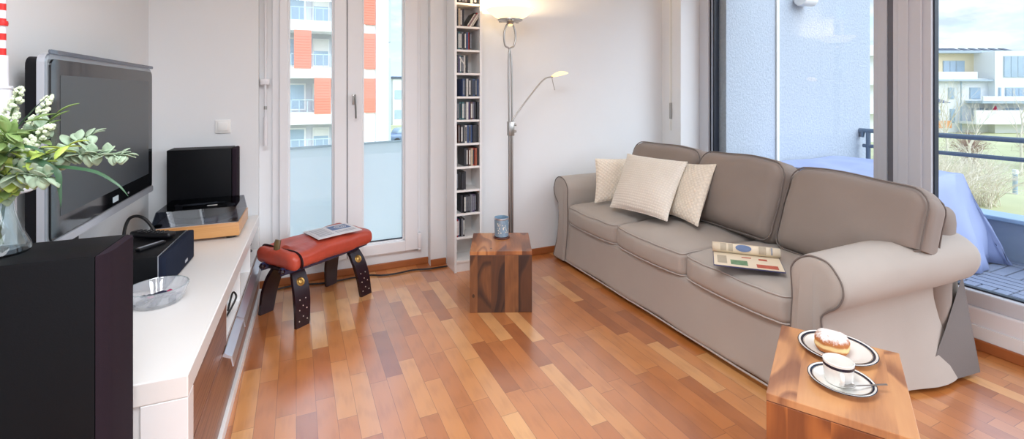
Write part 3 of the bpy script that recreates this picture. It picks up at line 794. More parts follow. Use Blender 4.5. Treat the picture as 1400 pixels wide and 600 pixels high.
def blade(label, pts, w=.0055):
    P = smooth_path([(VX+random.uniform(-.01, .01), VY+random.uniform(-.01, .01), VZ+.03), tuple(M0+Vector((random.uniform(-.014, .014), random.uniform(-.014, .014), 0)))]+pts, 8)
    b = B(); tube(b, P, lambda q: w*max(.05, min(1, 3*q+.4)*(1-q**3)), 6, flat=(1, .22))
    o = obj('grass_blade', b, 'blade_green'); tag(o, label, 'grass blade', 'long grass blades in the vase')
spike('cream white flower spike leaning towards the television in the vase', (-.565, 1.42, 1.12), (-.525, 1.45, 1.245), 44)
spike('cream white flower spike standing upright at the striped tower', (-.600, 1.43, 1.13), (-.565, 1.42, 1.262), 44)
spike('pale flower spike half hidden among the green leaves', (-.55, 1.36, 1.11), (-.49, 1.36, 1.18), 40)
sprig('sage green sprig reaching furthest out in front of the television screen', (-.47, 1.36, 1.11), (-.352, 1.325, 1.112), 'leaf_sage', .042, .017, n=18, start=.3, cl=3)
sprig('sage green sprig rising behind the longest one in front of the screen', (-.52, 1.38, 1.10), (-.43, 1.39, 1.155), 'leaf_sage', .045, .018, n=13, cl=2)
sprig('broad leaved green sprig at the top of the bouquet by the television edge', (-.54, 1.38, 1.13), (-.487, 1.375, 1.205), 'leaf_green', .075, .021, n=8)
sprig('lime green sprig in the middle of the bouquet', (-.52, 1.34, 1.10), (-.44, 1.30, 1.14), 'leaf_lime', .068, .017, n=9)
sprig('sage green sprig hanging low over the vase rim', (-.53, 1.33, 1.08), (-.47, 1.29, 1.075), 'leaf_sage', .05, .018, n=11, cl=2)
sprig('dense green sprig at the near side above the vase', (-.57, 1.35, 1.11), (-.535, 1.30, 1.17), 'leaf_green', .07, .017, n=11, cl=2)
sprig('pale lime sprig at the outer edge of the bouquet away from the screen', (-.61, 1.36, 1.1), (-.585, 1.33, 1.19), 'leaf_lime', .06, .018, n=10, cl=2)
sprig('sage sprig behind the white flower spikes', (-.57, 1.41, 1.1), (-.52, 1.40, 1.17), 'leaf_sage', .055, .02, n=11, cl=2)
sprig('small lime sprig low at the vase collar facing the screen', (-.55, 1.35, 1.07), (-.50, 1.33, 1.10), 'leaf_lime', .055, .018, n=9, cl=2)
blade('long grass blade arching over the television screen', [(-.50, 1.33, 1.09), (-.404, 1.288, 1.087), (-.35, 1.26, 1.06), (-.326, 1.252, 1.031)])
blade('grass blade pointing up past the television corner', [(-.57, 1.38, 1.14), (-.53, 1.38, 1.21), (-.494, 1.385, 1.256)], .007)
blade('grass blade drooping in front of the television frame', [(-.52, 1.32, 1.11), (-.459, 1.291, 1.09), (-.45, 1.287, 1.05), (-.447, 1.285, 1.012)], .0075)
blade('thin dark grass blade crossing the television screen', [(-.52, 1.39, 1.12), (-.47, 1.40, 1.145), (-.427, 1.41, 1.18)], .0035)
blade('grass blade standing at the outer edge of the bouquet', [(-.60, 1.37, 1.13), (-.605, 1.36, 1.20), (-.60, 1.36, 1.25)], .006)
blade('grass blade curling in the middle of the bouquet', [(-.55, 1.33, 1.12), (-.51, 1.31, 1.14), (-.47, 1.30, 1.12)], .007)
# ------------------------------------------------------------------ camel saddle stool
t = thing('saddle_stool', 'camel saddle stool with red leather cushion and dark studded legs', 'stool', (.117, 3.02, 0), 36)
for sx in (-1, 1):
    for sy in (-1, 1):
        b = B(); cp = smooth_path([(0, .035, .315), (0, .075, .275), (0, .118, .20), (0, .145, .11), (0, .158, .0)], 5); N = len(cp)
        rows = []
        for i, p in enumerate(cp):
            q = i/(N-1); hw = .03+.016*min(1, q*2.2)-.006*max(0, q-.7)/.3; th = .010
            dpt = (cp[min(i+1, N-1)]-cp[max(i-1, 0)]).normalized(); nn = Vector((0, -dpt.z, dpt.y))
            x0 = sx*(.185+.04*q)
            row = []
            for dx, dn in ((-hw, -th), (hw, -th), (hw, th), (-hw, th)):
                v = Vector((x0+dx, p.y, p.z))+nn*dn; row.append(b.verts.new((v.x, sy*v.y, max(0, v.z))))
            rows.append(row)
        for a, c in zip(rows, rows[1:]):
            for k in range(4): b.faces.new((a[k], a[(k+1) % 4], c[(k+1) % 4], c[k]))
        b.faces.new(rows[0]); b.faces.new(rows[-1][::-1])
        lg = obj('leg', b, 'dark_wood', t)
        def at(q, dx=0, out=.0105):
            f = q*(N-1); i = min(N-2, int(f)); p = cp[i].lerp(cp[i+1], f-i); dpt = (cp[i+1]-cp[i]).normalized(); nn = Vector((0, -dpt.z, dpt.y))
            if nn.y < 0: nn = -nn
            v = Vector((sx*(.185+.04*q)+dx, p.y, p.z))+nn*out
            return Vector((v.x, sy*v.y, v.z)), Vector((nn.x, sy*nn.y, nn.z))
        p, nn = at(.44, 0, .010)
        rot = Vector((0, 0, 1)).rotation_difference(nn).to_matrix().to_4x4()
        b = B(); lathe(b, [(0, .008), (.008, .008), (.013, .004), (.019, .006), (.024, .001), (.024, -.001), (0, -.001)], 24)
        bmesh.ops.transform(b, matrix=Matrix.Translation(p) @ rot, verts=b.verts); obj('medallion', b, 'brass', lg)
        for q, xs in ((.68, (-.018, .018)), (.76, (0,)), (.80, (-.022, .022)), (.87, (0,)), (.91, (-.024, .024))):
            for dx in xs:
                p, nn = at(q, dx, .010); b = B(); bmesh.ops.create_icosphere(b, subdivisions=1, radius=.0036, matrix=Matrix.Translation(p)); obj('stud', b, 'stud', lg)
for sy in (-1, 1):
    b = B(); tube(b, smooth_path([(-.285, sy*.085, .30), (-.27, sy*.085, .297), (0, sy*.09, .292), (.27, sy*.085, .297), (.288, sy*.085, .30)], 6), .0165, 12, flat=(.8, 1.3)); r_ = obj('side_rail', b, 'rail_blue_reflection', t)
    for sx in (-1, 1): obj('knob', lathe(B(), [(0, -.014), (.014, -.01), (.018, 0), (.014, .01), (0, .014)], 14, (sx*.292, sy*.085, .30)), 'dark_wood', r_)
for sx in (-1, 1):
    b = B(); tube(b, smooth_path([(sx*.2, -.1, .29), (sx*.2, -.05, .315), (sx*.2, 0, .325), (sx*.2, .05, .315), (sx*.2, .1, .29)], 5), .02, 10); obj('end_arch', b, 'dark_wood', t)
b = B(); soft_box(b, (.53, .17, .03), .012, 6, None, (0, 0, .292)); obj('seat_board', b, 'dark_wood', t)
def cush(p, q):
    u, v = q[0], q[1]
    w = 1-.10*(1-min(1, abs(u)*1.2))        # slight waist
    p = Vector((p.x, p.y*w, p.z))
    if p.z > 0: p.z += .014*(1-u*u)*(1-v*v)+.008*math.cos(6*u)*(1-v*v)
    dn = max(0, 1-abs(u+.78)/.07)*max(0, 1-abs(v)/.9)
    p.z -= .034*dn*(1 if p.z > 0 else 0); p.y *= 1-.06*max(0, 1-abs(u+.78)/.09)
    pn = p+Vector((1, 2, 3)); p += Vector((0, 0, .011*nz(pn, 9)+.004*nz(pn, 24)))+.005*Vector((nz(pn, 14), nz(pn+Vector((5, 0, 0)), 14), 0))
    return p
b = B(); soft_box(b, (.575, .335, .092), .036, 24, cush, (.0, 0, .349)); obj('cushion', b, 'red_leather', t)
b = B(); tube(b, smooth_path([(-.245, 0, .30), (-.262, 0, .36), (-.262, 0, .42), (-.255, 0, .448)], 5), lambda q: .020-.004*q, 12, flat=(1.25, .8)); obj('pommel', b, 'horn', t)
b = B(); tube(b, smooth_path([(-.235, -.165, .315), (-.235, -.172, .35), (-.24, -.14, .388), (-.245, 0, .390), (-.24, .14, .388), (-.235, .172, .35), (-.235, .165, .315)], 5), .006, 8, flat=(2.2, .6)); obj('strap', b, 'dark_wood', t)
# newspaper on the stool
def sheet(b, w, d, z, th, curve=lambda x, y: 0, n=10):
    g = []
    for zz in (z, z+th):
        g.append([[b.verts.new((-w/2+w*i/n, -d/2+d*j/n, zz+curve(-w/2+w*i/n, -d/2+d*j/n))) for j in range(n+1)] for i in range(n+1)])
    for i in range(n):
        for j in range(n):
            for k in (0, 1): b.faces.new((g[k][i][j], g[k][i+1][j], g[k][i+1][j+1], g[k][i][j+1]))
    for i in range(n):
        for e in (0, n):
            b.faces.new((g[0][i][e], g[0][i+1][e], g[1][i+1][e], g[1][i][e])); b.faces.new((g[0][e][i], g[0][e][i+1], g[1][e][i+1], g[1][e][i]))
t = thing('newspaper', 'folded newspaper lying on the red leather stool', 'newspaper', (.20, 3.02, .4175), 22)
cv = lambda x, y: .006-.16*y*y-.10*x*x
b = B(); sheet(b, .27, .21, 0, .003, cv); obj('lower_pages', b, 'newsprint', t)
b = B(); sheet(b, .25, .19, .0035, .002, cv); obj('front_page', b, 'newsprint', t)
def patch(name, m, x0, x1, y0, y1, par, cvf, z):
    b = B(); n = 6
    g = [[b.verts.new((x0+(x1-x0)*i/n, y0+(y1-y0)*j/n, z+cvf(x0+(x1-x0)*i/n, y0+(y1-y0)*j/n))) for j in range(n+1)] for i in range(n+1)]
    for i in range(n):
        for j in range(n): b.faces.new((g[i][j], g[i+1][j], g[i+1][j+1], g[i][j+1]))
    return obj(name, b, m, par)
patch('printed_picture', 'print_blue', -.01, .11, -.02, .075, t, cv, .0058)
b = B(); 
for k in range(3):
    rr = .012+.011*k
    tube(b, [(.06+rr*math.cos(a), .03+rr*math.sin(a)*.9, .0062+cv(.06, .03)) for a in [2*PI*i/24 for i in range(24)]], .0022, 4, True, flat=(1, .2))
obj('printed_rings', b, 'newsprint', t)
b = B()
for k in range(7): box(b, -.115, -.03, -.08+k*.023, -.072+k*.023, .0058+cv(-.07, -.07+k*.023), .0063+cv(-.07, -.07+k*.023))
for k in range(2): box(b, -.01, .11, -.075+k*.02, -.068+k*.02, .0055+cv(.05, -.07+k*.02), .006+cv(.05, -.07+k*.02))
obj('printed_text', b, 'print_grey', t)

# ------------------------------------------------------------------ CD tower
t = thing('cd_tower', 'tall narrow white shelf tower full of CDs', 'shelf', (1.0, 3.125, 0))
TW, TD, TH = .205, .185, 2.08
obj('side_panel', box(B(), 0, .017, 0, TD, 0, TH, .001), 'lacquer_white', t, False)
obj('side_panel', box(B(), TW-.017, TW, 0, TD, 0, TH, .001), 'lacquer_white', t, False)
obj('back_panel', box(B(), .017, TW-.017, TD-.006, TD, .03, TH), 'lacquer_cream', t, False)
obj('plinth', box(B(), .017, TW-.017, .012, .024, 0, .062), 'lacquer_cream', t, False)
Z = [.064+.1645*k for k in range(13)]
for z in Z: obj('shelf', box(B(), .017, TW-.017, .004, TD-.006, z, z+.015, .001), 'lacquer_cream', t, False)
ordn = ['first', 'second', 'third', 'fourth', 'fifth', 'sixth', 'seventh', 'eighth', 'ninth', 'tenth', 'eleventh', 'twelfth']
rows = {1: (0, .37, 'red blue black grey black'), 2: (.23, 1, 'charcoal black charcoal black grey purple black charcoal'), 3: (0, .44, 'black black black charcoal'), 4: (.35, 1, 'charcoal charcoal brown beige red rust black'),
        5: (.1, 1, 'brown charcoal charcoal white blue grey blue charcoal charcoal black'), 6: (.05, 1, 'charcoal teal teal charcoal white purple brown purple black charcoal'), 7: (.27, 1, 'blue black white black charcoal blue black blue'),
        8: (0, .5, 'black purple teal charcoal white black'), 9: (0, .68, 'charcoal teal charcoal grey black blue red charcoal'), 10: (0, .35, 'charcoal beige brown charcoal'), 11: (.1, .9, 'black charcoal brown black white black')}
proto = None
def cd(color, n, shelf, x, y, z, lean=0, lab=None, w=1.0):
    global proto
    if proto is None:
        r = thing('cd_case', 'x', 'CD', (x, y, z))
        obj('case', box(B(), 0, .0098, 0, .142, 0, .125, .0006), 'cd_'+color, r, False)
        obj('spine_label', box(B(), .0018, .008, -.0004, .0, .012, .113), 'cd_grey', r, False)
        proto = r
    else:
        r = proto.copy(); C.objects.link(r)
        for ch in list(proto.children):
            c = ch.copy(); c.data = ch.data.copy(); C.objects.link(c); c.parent = r
    for ch in r.children:
        if ch.name.startswith('case'): ch.data.materials[0] = MATS['cd_'+color]
        else: ch.data.materials[0] = MATS['cd_'+random.choice(['white', 'grey', 'charcoal', color, color])]
    r.location = (x, y, z); r.rotation_euler = (0, R(lean), 0)
    r.scale = (w, 1, 1)
    r['label'] = lab or f'{color} CD case, {ordn[n]} in the row on the {ordn[shelf]} shelf up'
    r['category'] = 'CD'; r['group'] = 'CDs on the shelf tower'
bpy.context.view_layer.update()
for s_, (f0, f1, cols) in rows.items():
    cols = cols.split(); pitch = (f1-f0)*.1695/len(cols); x = 1.0180+f0*.1695
    for n, c in enumerate(cols):
        cd(c, n, s_, x+.0002, 3.142+random.uniform(-.006, .01), Z[s_]+.0153, w=pitch/.0101); x += pitch
for k, c in enumerate(('black', 'red', 'white', 'charcoal')): cd(c, k, 10, 1.092+k*.0125, 3.145, Z[10]+.0165, 33, f'{c} CD case leaning aslant, {ordn[k]} of those on the tenth shelf up')
cd('white', 0, 8, 1.108, 3.145, Z[8]+.0225, -33, 'white CD case leaning alone against the others on the eighth shelf up')

# ------------------------------------------------------------------ floor lamp
t = thing('floor_lamp', 'steel uplighter floor lamp with lit bowl and reading arm', 'floor lamp', (1.372, 2.99, 0))
obj('base', lathe(B(), [(0, 0), (.13, 0), (.135, .006), (.13, .018), (.03, .026), (0, .026)], 36), 'steel', t)
b = B(); tube(b, [(-.012, 0, .02), (-.012, 0, .98)], .0105, 14); obj('pole', b, 'steel', t)
b = B(); tube(b, [(.010, 0, .02), (.006, 0, .98)], .008, 12); obj('pole', b, 'steel', t)
b = B(); tube(b, smooth_path([(-.014, 0, .96), (-.018, 0, 1.2), (-.020, 0, 1.45), (-.012, 0, 1.56), (.020, 0, 1.586), (.034, 0, 1.656), (.020, 0, 1.721), (.0, 0, 1.741)], 8), .0065, 10); obj('twisted_stem', b, 'steel', t)
b = B(); tube(b, smooth_path([(.006, 0, .96), (.006, 0, 1.2), (.002, 0, 1.45), (-.010, .006, 1.56), (-.044, .004, 1.586), (-.056, 0, 1.656), (-.040, 0, 1.721), (-.016, 0, 1.741)], 8), .0065, 10); obj('twisted_stem', b, 'steel', t)
b = B(); box(b, -.026, .018, -.018, .018, .955, 1.055, .004); cb_ = obj('clamp', b, 'steel', t)
for z in (.985, 1.03): obj('knob', cyl(B(), (.018, 0, z), (.038, 0, z), .008), 'steel', cb_)
b = B(); lathe(b, [(.0, 1.734), (.02, 1.738), (.03, 1.751), (.07, 1.756), (.088, 1.763), (.088, 1.769), (.0, 1.769)], 36, (-.008, 0, 0)); obj('bowl_holder', b, 'steel', t)
b = B(); lathe(b, [(.0, 1.769), (.06, 1.771), (.105, 1.786), (.14, 1.811), (.158, 1.824), (.168, 1.834), (.170, 1.837), (.164, 1.835), (.150, 1.822), (.10, 1.794), (.06, 1.778), (0, 1.776)], 48, (-.008, 0, 0)); obj('lamp_bowl', b, 'lamp_glass', t)
for k in range(3):
    a = R(20+120*k); obj('bowl_clip', cyl(B(), (-.008+.07*math.cos(a), .07*math.sin(a), 1.752), (-.008+.07*math.cos(a), .07*math.sin(a), 1.766), .012), 'steel', t)
b = B(); lathe(b, [(0, 1.723), (.014, 1.726), (.017, 1.733), (.012, 1.741), (0, 1.744)], 18, (-.008, 0, 0)); obj('finial', b, 'lamp_glass_small', t)
b = B(); tube(b, smooth_path([(.004, 0, 1.02), (.02, 0, 1.075), (.09, 0, 1.165), (.18, 0, 1.27), (.24, 0, 1.335), (.285, 0, 1.365), (.335, 0, 1.372)], 8), .0055, 10); obj('reading_arm', b, 'steel', t)
b = B()
NN = 14; rws = []
for i in range(NN+1):
    q = i/NN; hw = .04*math.sin(PI*min(1, .1+q*.86))**.7; x = .33+.13*q; zc = 1.372+.028*q
    rws.append([b.verts.new((x, hw*math.cos(PI*k/8), zc+.028*math.sin(PI*k/8)*math.sin(PI*(.12+.8*q)))) for k in range(9)])
for a, c in zip(rws, rws[1:]):
    for k in range(8): b.faces.new((a[k], a[k+1], c[k+1], c[k]))
o = obj('reading_shade', b, 'lamp_glass_small', t); m = o.modifiers.new('t', 'SOLIDIFY'); m.thickness = .003
b = B(); tube(b, [(.328, 0, 1.372), (.334, 0, 1.34), (.352, 0, 1.275)], .0025, 6); obj('aiming_stick', b, 'steel', t)

# ------------------------------------------------------------------ far sheesham table, candle jar, coaster
def block_table(name, label, loc, rz, w, d, h, mt, ms):
    t = thing(name, label, 'side table', loc, rz); g = .003
    obj('top', box(B(), -w/2, w/2, -d/2, d/2, h-.022, h, .002), mt, t, False)
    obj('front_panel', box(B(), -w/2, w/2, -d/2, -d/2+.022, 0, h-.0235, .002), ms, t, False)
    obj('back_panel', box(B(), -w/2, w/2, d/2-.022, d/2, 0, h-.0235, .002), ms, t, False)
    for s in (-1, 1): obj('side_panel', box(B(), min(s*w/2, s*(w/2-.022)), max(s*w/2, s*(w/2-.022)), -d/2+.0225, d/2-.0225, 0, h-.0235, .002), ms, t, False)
    obj('joint_line', box(B(), -w/2+.001, w/2-.001, -d/2+.001, d/2-.001, h-.0236, h-.0218), 'wood_edge', t, False)
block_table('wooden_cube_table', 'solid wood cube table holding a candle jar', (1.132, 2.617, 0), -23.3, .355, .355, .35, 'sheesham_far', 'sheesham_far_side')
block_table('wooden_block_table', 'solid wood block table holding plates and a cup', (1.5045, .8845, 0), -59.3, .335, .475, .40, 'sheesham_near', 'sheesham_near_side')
t = tag(obj('coaster', lathe(B(), [(0, 0), (.048, 0), (.052, .004), (.05, .009), (0, .010)], 32, (1.168, 2.69, .35)), 'coaster'), 'round dark wooden coaster under the candle jar', 'coaster')
t = thing('candle_jar', 'frosted silver blue candle jar on the wood cube table', 'candle jar', (1.168, 2.69, .36))
b = B(); lathe(b, [(0, 0), (.04, 0), (.044, .004), (.045, .11), (.0455, .118), (.042, .118), (.041, .11), (.04, .01), (0, .008)], 36); obj('glass', b, 'candle_glass', t)
b = B(); lathe(b, [(0, .012), (.038, .012), (.038, .05), (0, .048)], 28); obj('candle', b, 'candle_wax', t)
b = B()
random.seed(11)
for k in range(26):
    a = R(-150+random.uniform(0, 110)); z = .025+random.uniform(0, .06); rr = .0449
    g = bmesh.ops.create_icosphere(b, subdivisions=1, radius=random.uniform(.0022, .0048))['verts']
    bmesh.ops.transform(b, matrix=Matrix.Translation((rr*math.cos(a), rr*math.sin(a), z)) @ Matrix.Rotation(a, 4, 'Z') @ Matrix.Diagonal((.25, 1, 1.2, 1)), verts=g)
obj('etched_flowers', b, 'candle_wax', t)
b = B(); tube(b, [(.0445*math.cos(2*PI*k/40), .0445*math.sin(2*PI*k/40), .112) for k in range(40)], .002, 6, True, flat=(1, 3)); obj('rim_band', b, 'alu_silver', t)

# ------------------------------------------------------------------ plates, cup, doughnut
TZ = .40
def plate(name, label, cat, x, y, r):
    t = thing(name, label, cat, (x, y, TZ))
    b = B(); lathe(b, [(0, .004), (r*.52, .004), (r*.62, .007), (r*.97, .017), (r, .0185), (r*.985, .021), (r*.94, .0195), (r*.62, .0105), (r*.54, .0085), (0, .008)], 64); obj('dish', b, 'porcelain', t)
    b = B(); lathe(b, [(r*.58, 0), (r*.60, .006), (r*.5, .006), (r*.5, 0), (r*.58, 0)], 48); obj('foot_ring', b, 'porcelain', t)
    k = lambda q: .0105+(q-.62)/.32*.009
    b = B(); lathe(b, [(r*.865, k(.865)+.0005), (r*.93, k(.93)+.0005), (r*.93, k(.93)), (r*.865, k(.865)), (r*.865, k(.865)+.0005)], 64); obj('rim_band', b, 'navy_band', t)
    b = B(); lathe(b, [(r*.845, k(.845)+.0005), (r*.855, k(.855)+.0005), (r*.855, k(.855)), (r*.845, k(.845)), (r*.845, k(.845)+.0005)], 64); obj('inner_line', b, 'gold_line', t)
    b = B(); tube(b, [(r*math.cos(2*PI*q/64), r*math.sin(2*PI*q/64), .0195) for q in range(64)], .0012, 6, True); obj('rim_line', b, 'navy_band', t)
    return t
plate('dessert_plate', 'white plate with dark rim band carrying a sugared doughnut', 'plate', 1.612, .949, .109)
plate('saucer', 'white saucer with dark rim band under the cup', 'saucer', 1.444, .838, .083)
t = thing('coffee_cup', 'white coffee cup with dark band below the rim', 'cup', (1.437, .842, TZ+.0085), -140)
b = B(); lathe(b, [(0, .001), (.029, 0), (.033, .003), (.0365, .02), (.039, .060), (.0394, .064), (.0372, .065), (.036, .058), (.033, .02), (.029, .007), (0, .006)], 48); obj('cup_body', b, 'porcelain', t)
b = B(); lathe(b, [(.0384, .050), (.0389, .058), (.0396, .058), (.0391, .050), (.0384, .050)], 48); obj('rim_band', b, 'navy_band', t)
b = B(); tube(b, smooth_path([(.037, 0, .043), (.047, 0, .046), (.055, 0, .036), (.05, 0, .02), (.035, 0, .012)], 6), .0042, 10, flat=(1.3, .8)); obj('handle', b, 'porcelain', t)
t = thing('teaspoon', 'small silver teaspoon resting on the saucer edge', 'spoon', (1.455, .79, TZ+.0225), -24)
b = B(); tube(b, [(-.02, 0, .0), (.02, 0, .001), (.065, 0, .003), (.072, 0, .003)], lambda q: .0018+.0016*q, 8, flat=(1.2, .6)); obj('handle', b, 'steel', t)
b = B(); soft_box(b, (.034, .021, .004), .002, 8, lambda p, q: Vector((p.x, p.y*math.sqrt(max(.05, 1-.75*q[0]**2)), p.z+.003*(q[0]**2+q[1]**2)-.002)), (-.036, 0, .0)); obj('bowl', b, 'steel', t)
b = B()
def dn(p, q):
    p = Vector((p.x, p.y, p.z)); w = 1-.055*math.exp(-((p.z-.0)/.006)**2); p.x *= w; p.y *= w
    p += Vector((1, 1, .6))*.0016*nz(p, 40); return p
soft_box(b, (.100, .100, .056), .0275, 18, lambda p, q: dn(Vector((p.x*(1-.16*abs(q[1])**2), p.y*(1-.16*abs(q[0])**2), p.z)), q), (0, 0, 0))
for v in b.verts: v.co.z += .028
o = tag(obj('doughnut', b, 'doughnut_crust'), 'sugar dusted filled doughnut on the white plate', 'doughnut'); o.location = (1.592, .953, TZ+.0095); o.rotation_euler = (0, 0, R(30))

# floor cable
o = obj('power_cable', tube(B(), smooth_path([(-.28, 3.20, .007), (-.2, 3.29, .007), (-.02, 3.345, .007), (.175, 3.308, .007), (.431, 3.325, .007), (.53, 3.285, .007), (.619, 3.274, .007), (.75, 3.29, .007), (.86, 3.265, .007), (.99, 3.262, .007)], 8), .0055, 8), 'cable_black')
tag(o, 'black power cable running along the floor under the balcony door', 'cable')
# ------------------------------------------------------------------ sofa
SX, SY = 1.82, 1.25          # front plane, inner face of the near arm
t = thing('sofa', 'grey three seat sofa with rolled arms and loose cover', 'sofa', (SX, 2.10, 0))
# local frame: x from front to back, y along the length (near arm at -y)
YN, YF = 1.25-2.10, 2.95-2.10
def base_def(p, q):
    p = Vector((p.x, p.y, p.z))
    k = max(0, (.16-p.z)/.3)
    if q[0] < -.9: p.x += -.004-.03*k*k-.010*nz((p.y*3.1, p.z*1.5, 3), 1)*(1-.3*k)-.006*nz((p.y*7+p.z*9, p.z*2, 8), 1)-.006*math.sin(p.y*11+2*p.z)*k
    return p
b = B(); soft_box(b, (.86, YF-YN+.02, .285), .03, 26, base_def, (.43, (YN+YF)/2, .165)); obj('skirt', b, 'sofa_fabric', t)
b = B(); tube(b, [(-.012-.03*.6+.0-.010*nz((y*3.1, -.14*1.5, 3), 1)*.8, y, .028) for y in [YN+(YF-YN)*k/60 for k in range(61)]], .0045, 6); obj('skirt_hem', b, 'piping_fabric', t)
for y in (YN-.1, 0, YF+.1):
    for x in (.06, .82): obj('foot', box(B(), x-.02, x+.02, y-.02, y+.02, 0, .04), 'black_foot', t)
# back frame
def backf(p, q):
    p = Vector((p.x, p.y, p.z)); p.x += .05*max(0, p.z)/.36
    return p
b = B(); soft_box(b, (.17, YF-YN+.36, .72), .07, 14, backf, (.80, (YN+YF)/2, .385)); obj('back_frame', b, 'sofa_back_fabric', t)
# arms
def arm(side):
    y0 = YN if side < 0 else YF
    prof = [(0, .022), (0, .12), (0, .22), (0, .32), (0, .42), (-.001, .48)]
    cy, cz, r = .103, .520, .107
    for a in range(172, -75, -13): prof.append((cy+r*math.cos(R(a)), cz+r*math.sin(R(a))))
    prof += [(.128, .40), (.130, .35), (.135, .26), (.143, .16), (.152, .08), (.160, .022)]
    n = len(prof); cen = Vector((.09, .40))
    secs = []
    xs = [(-.014, .62), (-.012, .82), (-.006, .93), (.006, .985), (.02, 1.0)]+[(.02+.06*k, 1.0) for k in range(1, 15)]+[(.885, .985), (.90, .94), (.908, .8)]
    for x, s in xs:
        row = []
        for i, (py, pz) in enumerate(prof):
            dy, dz = py-cen.x, pz-cen.y
            # inset towards the local medial line, keep the foot line down
            if pz > .40: c = Vector((cy, cz))
            else: c = Vector((.07, pz))
            q = Vector((py, pz)); q = c+(q-c)*(s if pz > .43 or x < .5 else max(s, .975))
            fl = max(0, (.34-pz)/.34)
            xx = x-(.028*fl*fl if x < .05 else 0)+(.03*fl if x > .85 else 0)
            wr = .005*nz((x*5, i*.33, side*3), 1)+.003*nz((x*12, i*.6, side*7), 1)
            out = fl*fl*.022*math.sin(x*13+side)+fl*.03*x
            yy = q.x+wr+(out if py > .1 else 0)+.045*x*max(0, min(1, (py-.02)/.15))*(1 if side < 0 else .3); zz = q.y+wr*.7*(1 if pz > .45 else 0)
            rr = 1+.05*x if pz > .41 else 1
            row.append((xx, y0+side*(cy+(yy-cy)*rr), cz+(zz-cz)*rr if pz > .41 else zz))
        secs.append(row)
    b = B(); V = [[b.verts.new(v) for v in row] for row in secs]
    for a, c in zip(V, V[1:]):
        for i in range(n-1): b.faces.new((a[i], a[i+1], c[i+1], c[i]))
        b.faces.new((a[n-1], a[0], c[0], c[n-1]))
    b.faces.new(V[0]); b.faces.new(V[-1][::-1])
    bmesh.ops.triangulate(b, faces=[f for f in b.faces if len(f.verts) > 4])
    o = obj('arm', b, 'sofa_fabric', t, True, 60)
    pp = [Vector(v)+Vector((-.001, side*.002 if i > 8 else 0, .003 if 6 <= i <= 16 else 0)) for i, v in enumerate(secs[2])]
    b = B(); tube(b, smooth_path(pp, 3), 0.0036, 6); obj('arm_piping', b, 'piping_dark', o)
    if side < 0:   # pleat at the rear corner of the near arm, shade painted on
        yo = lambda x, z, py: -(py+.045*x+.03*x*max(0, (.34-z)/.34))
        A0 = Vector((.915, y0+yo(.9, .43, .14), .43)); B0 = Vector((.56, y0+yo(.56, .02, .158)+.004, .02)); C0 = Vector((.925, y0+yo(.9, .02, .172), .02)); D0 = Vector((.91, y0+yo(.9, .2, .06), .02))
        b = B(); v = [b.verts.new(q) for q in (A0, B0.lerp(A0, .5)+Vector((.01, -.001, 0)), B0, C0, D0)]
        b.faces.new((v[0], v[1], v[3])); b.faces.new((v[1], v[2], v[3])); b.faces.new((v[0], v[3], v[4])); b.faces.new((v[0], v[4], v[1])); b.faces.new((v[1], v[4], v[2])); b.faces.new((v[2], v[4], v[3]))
        obj('corner_pleat', b, 'pleat_shaded_fabric', o, False)
arm(-1); arm(1)
# seat cushions
sw = (YF-YN)/3
for k in range(3):
    yc = YN+sw*(k+.5); size = (.60, sw-.006, .135); rr = .035
    def sd(p, q, k=k):
        u, v = q[0], q[1]; p = Vector((p.x, p.y, p.z))
        puff = (1-u*u)**.7*(1-v*v)**.7
        if p.z > 0: p.z += .038*puff
        side = (1-(p.z/.0675)**2) if abs(p.z) < .0675 else 0
        if u < -.9: p.x -= .012*side*(1-v*v)+.012*(1-v**4)+.003*math.sin(p.y*95+k)*side
        if u < -.9 or abs(v) > .9: p.z += -.006*(1-v*v)
        pn = p+Vector((0, k*3.0, 0))
        p.z += .006*nz(pn, 7)*(1 if p.z > 0 else 0)+.003*nz(pn, 17)*(1 if p.z > 0 else 0)
        return p
    c = (.29, yc, .365)
    b = B(); soft_box(b, size, rr, 26, sd, c); o = obj('seat_cushion', b, 'sofa_fabric', t)
    for s in (1, -1):
        P = ring_path(size, rr, 2, s, sd, c=c); P = [p+Vector((-.001 if p.x < .1 else 0, 0, .0025*s)) for p in P]
        b = B(); tube(b, P, 0.0036, 6, True); obj('piping', b, 'piping_fabric', o)
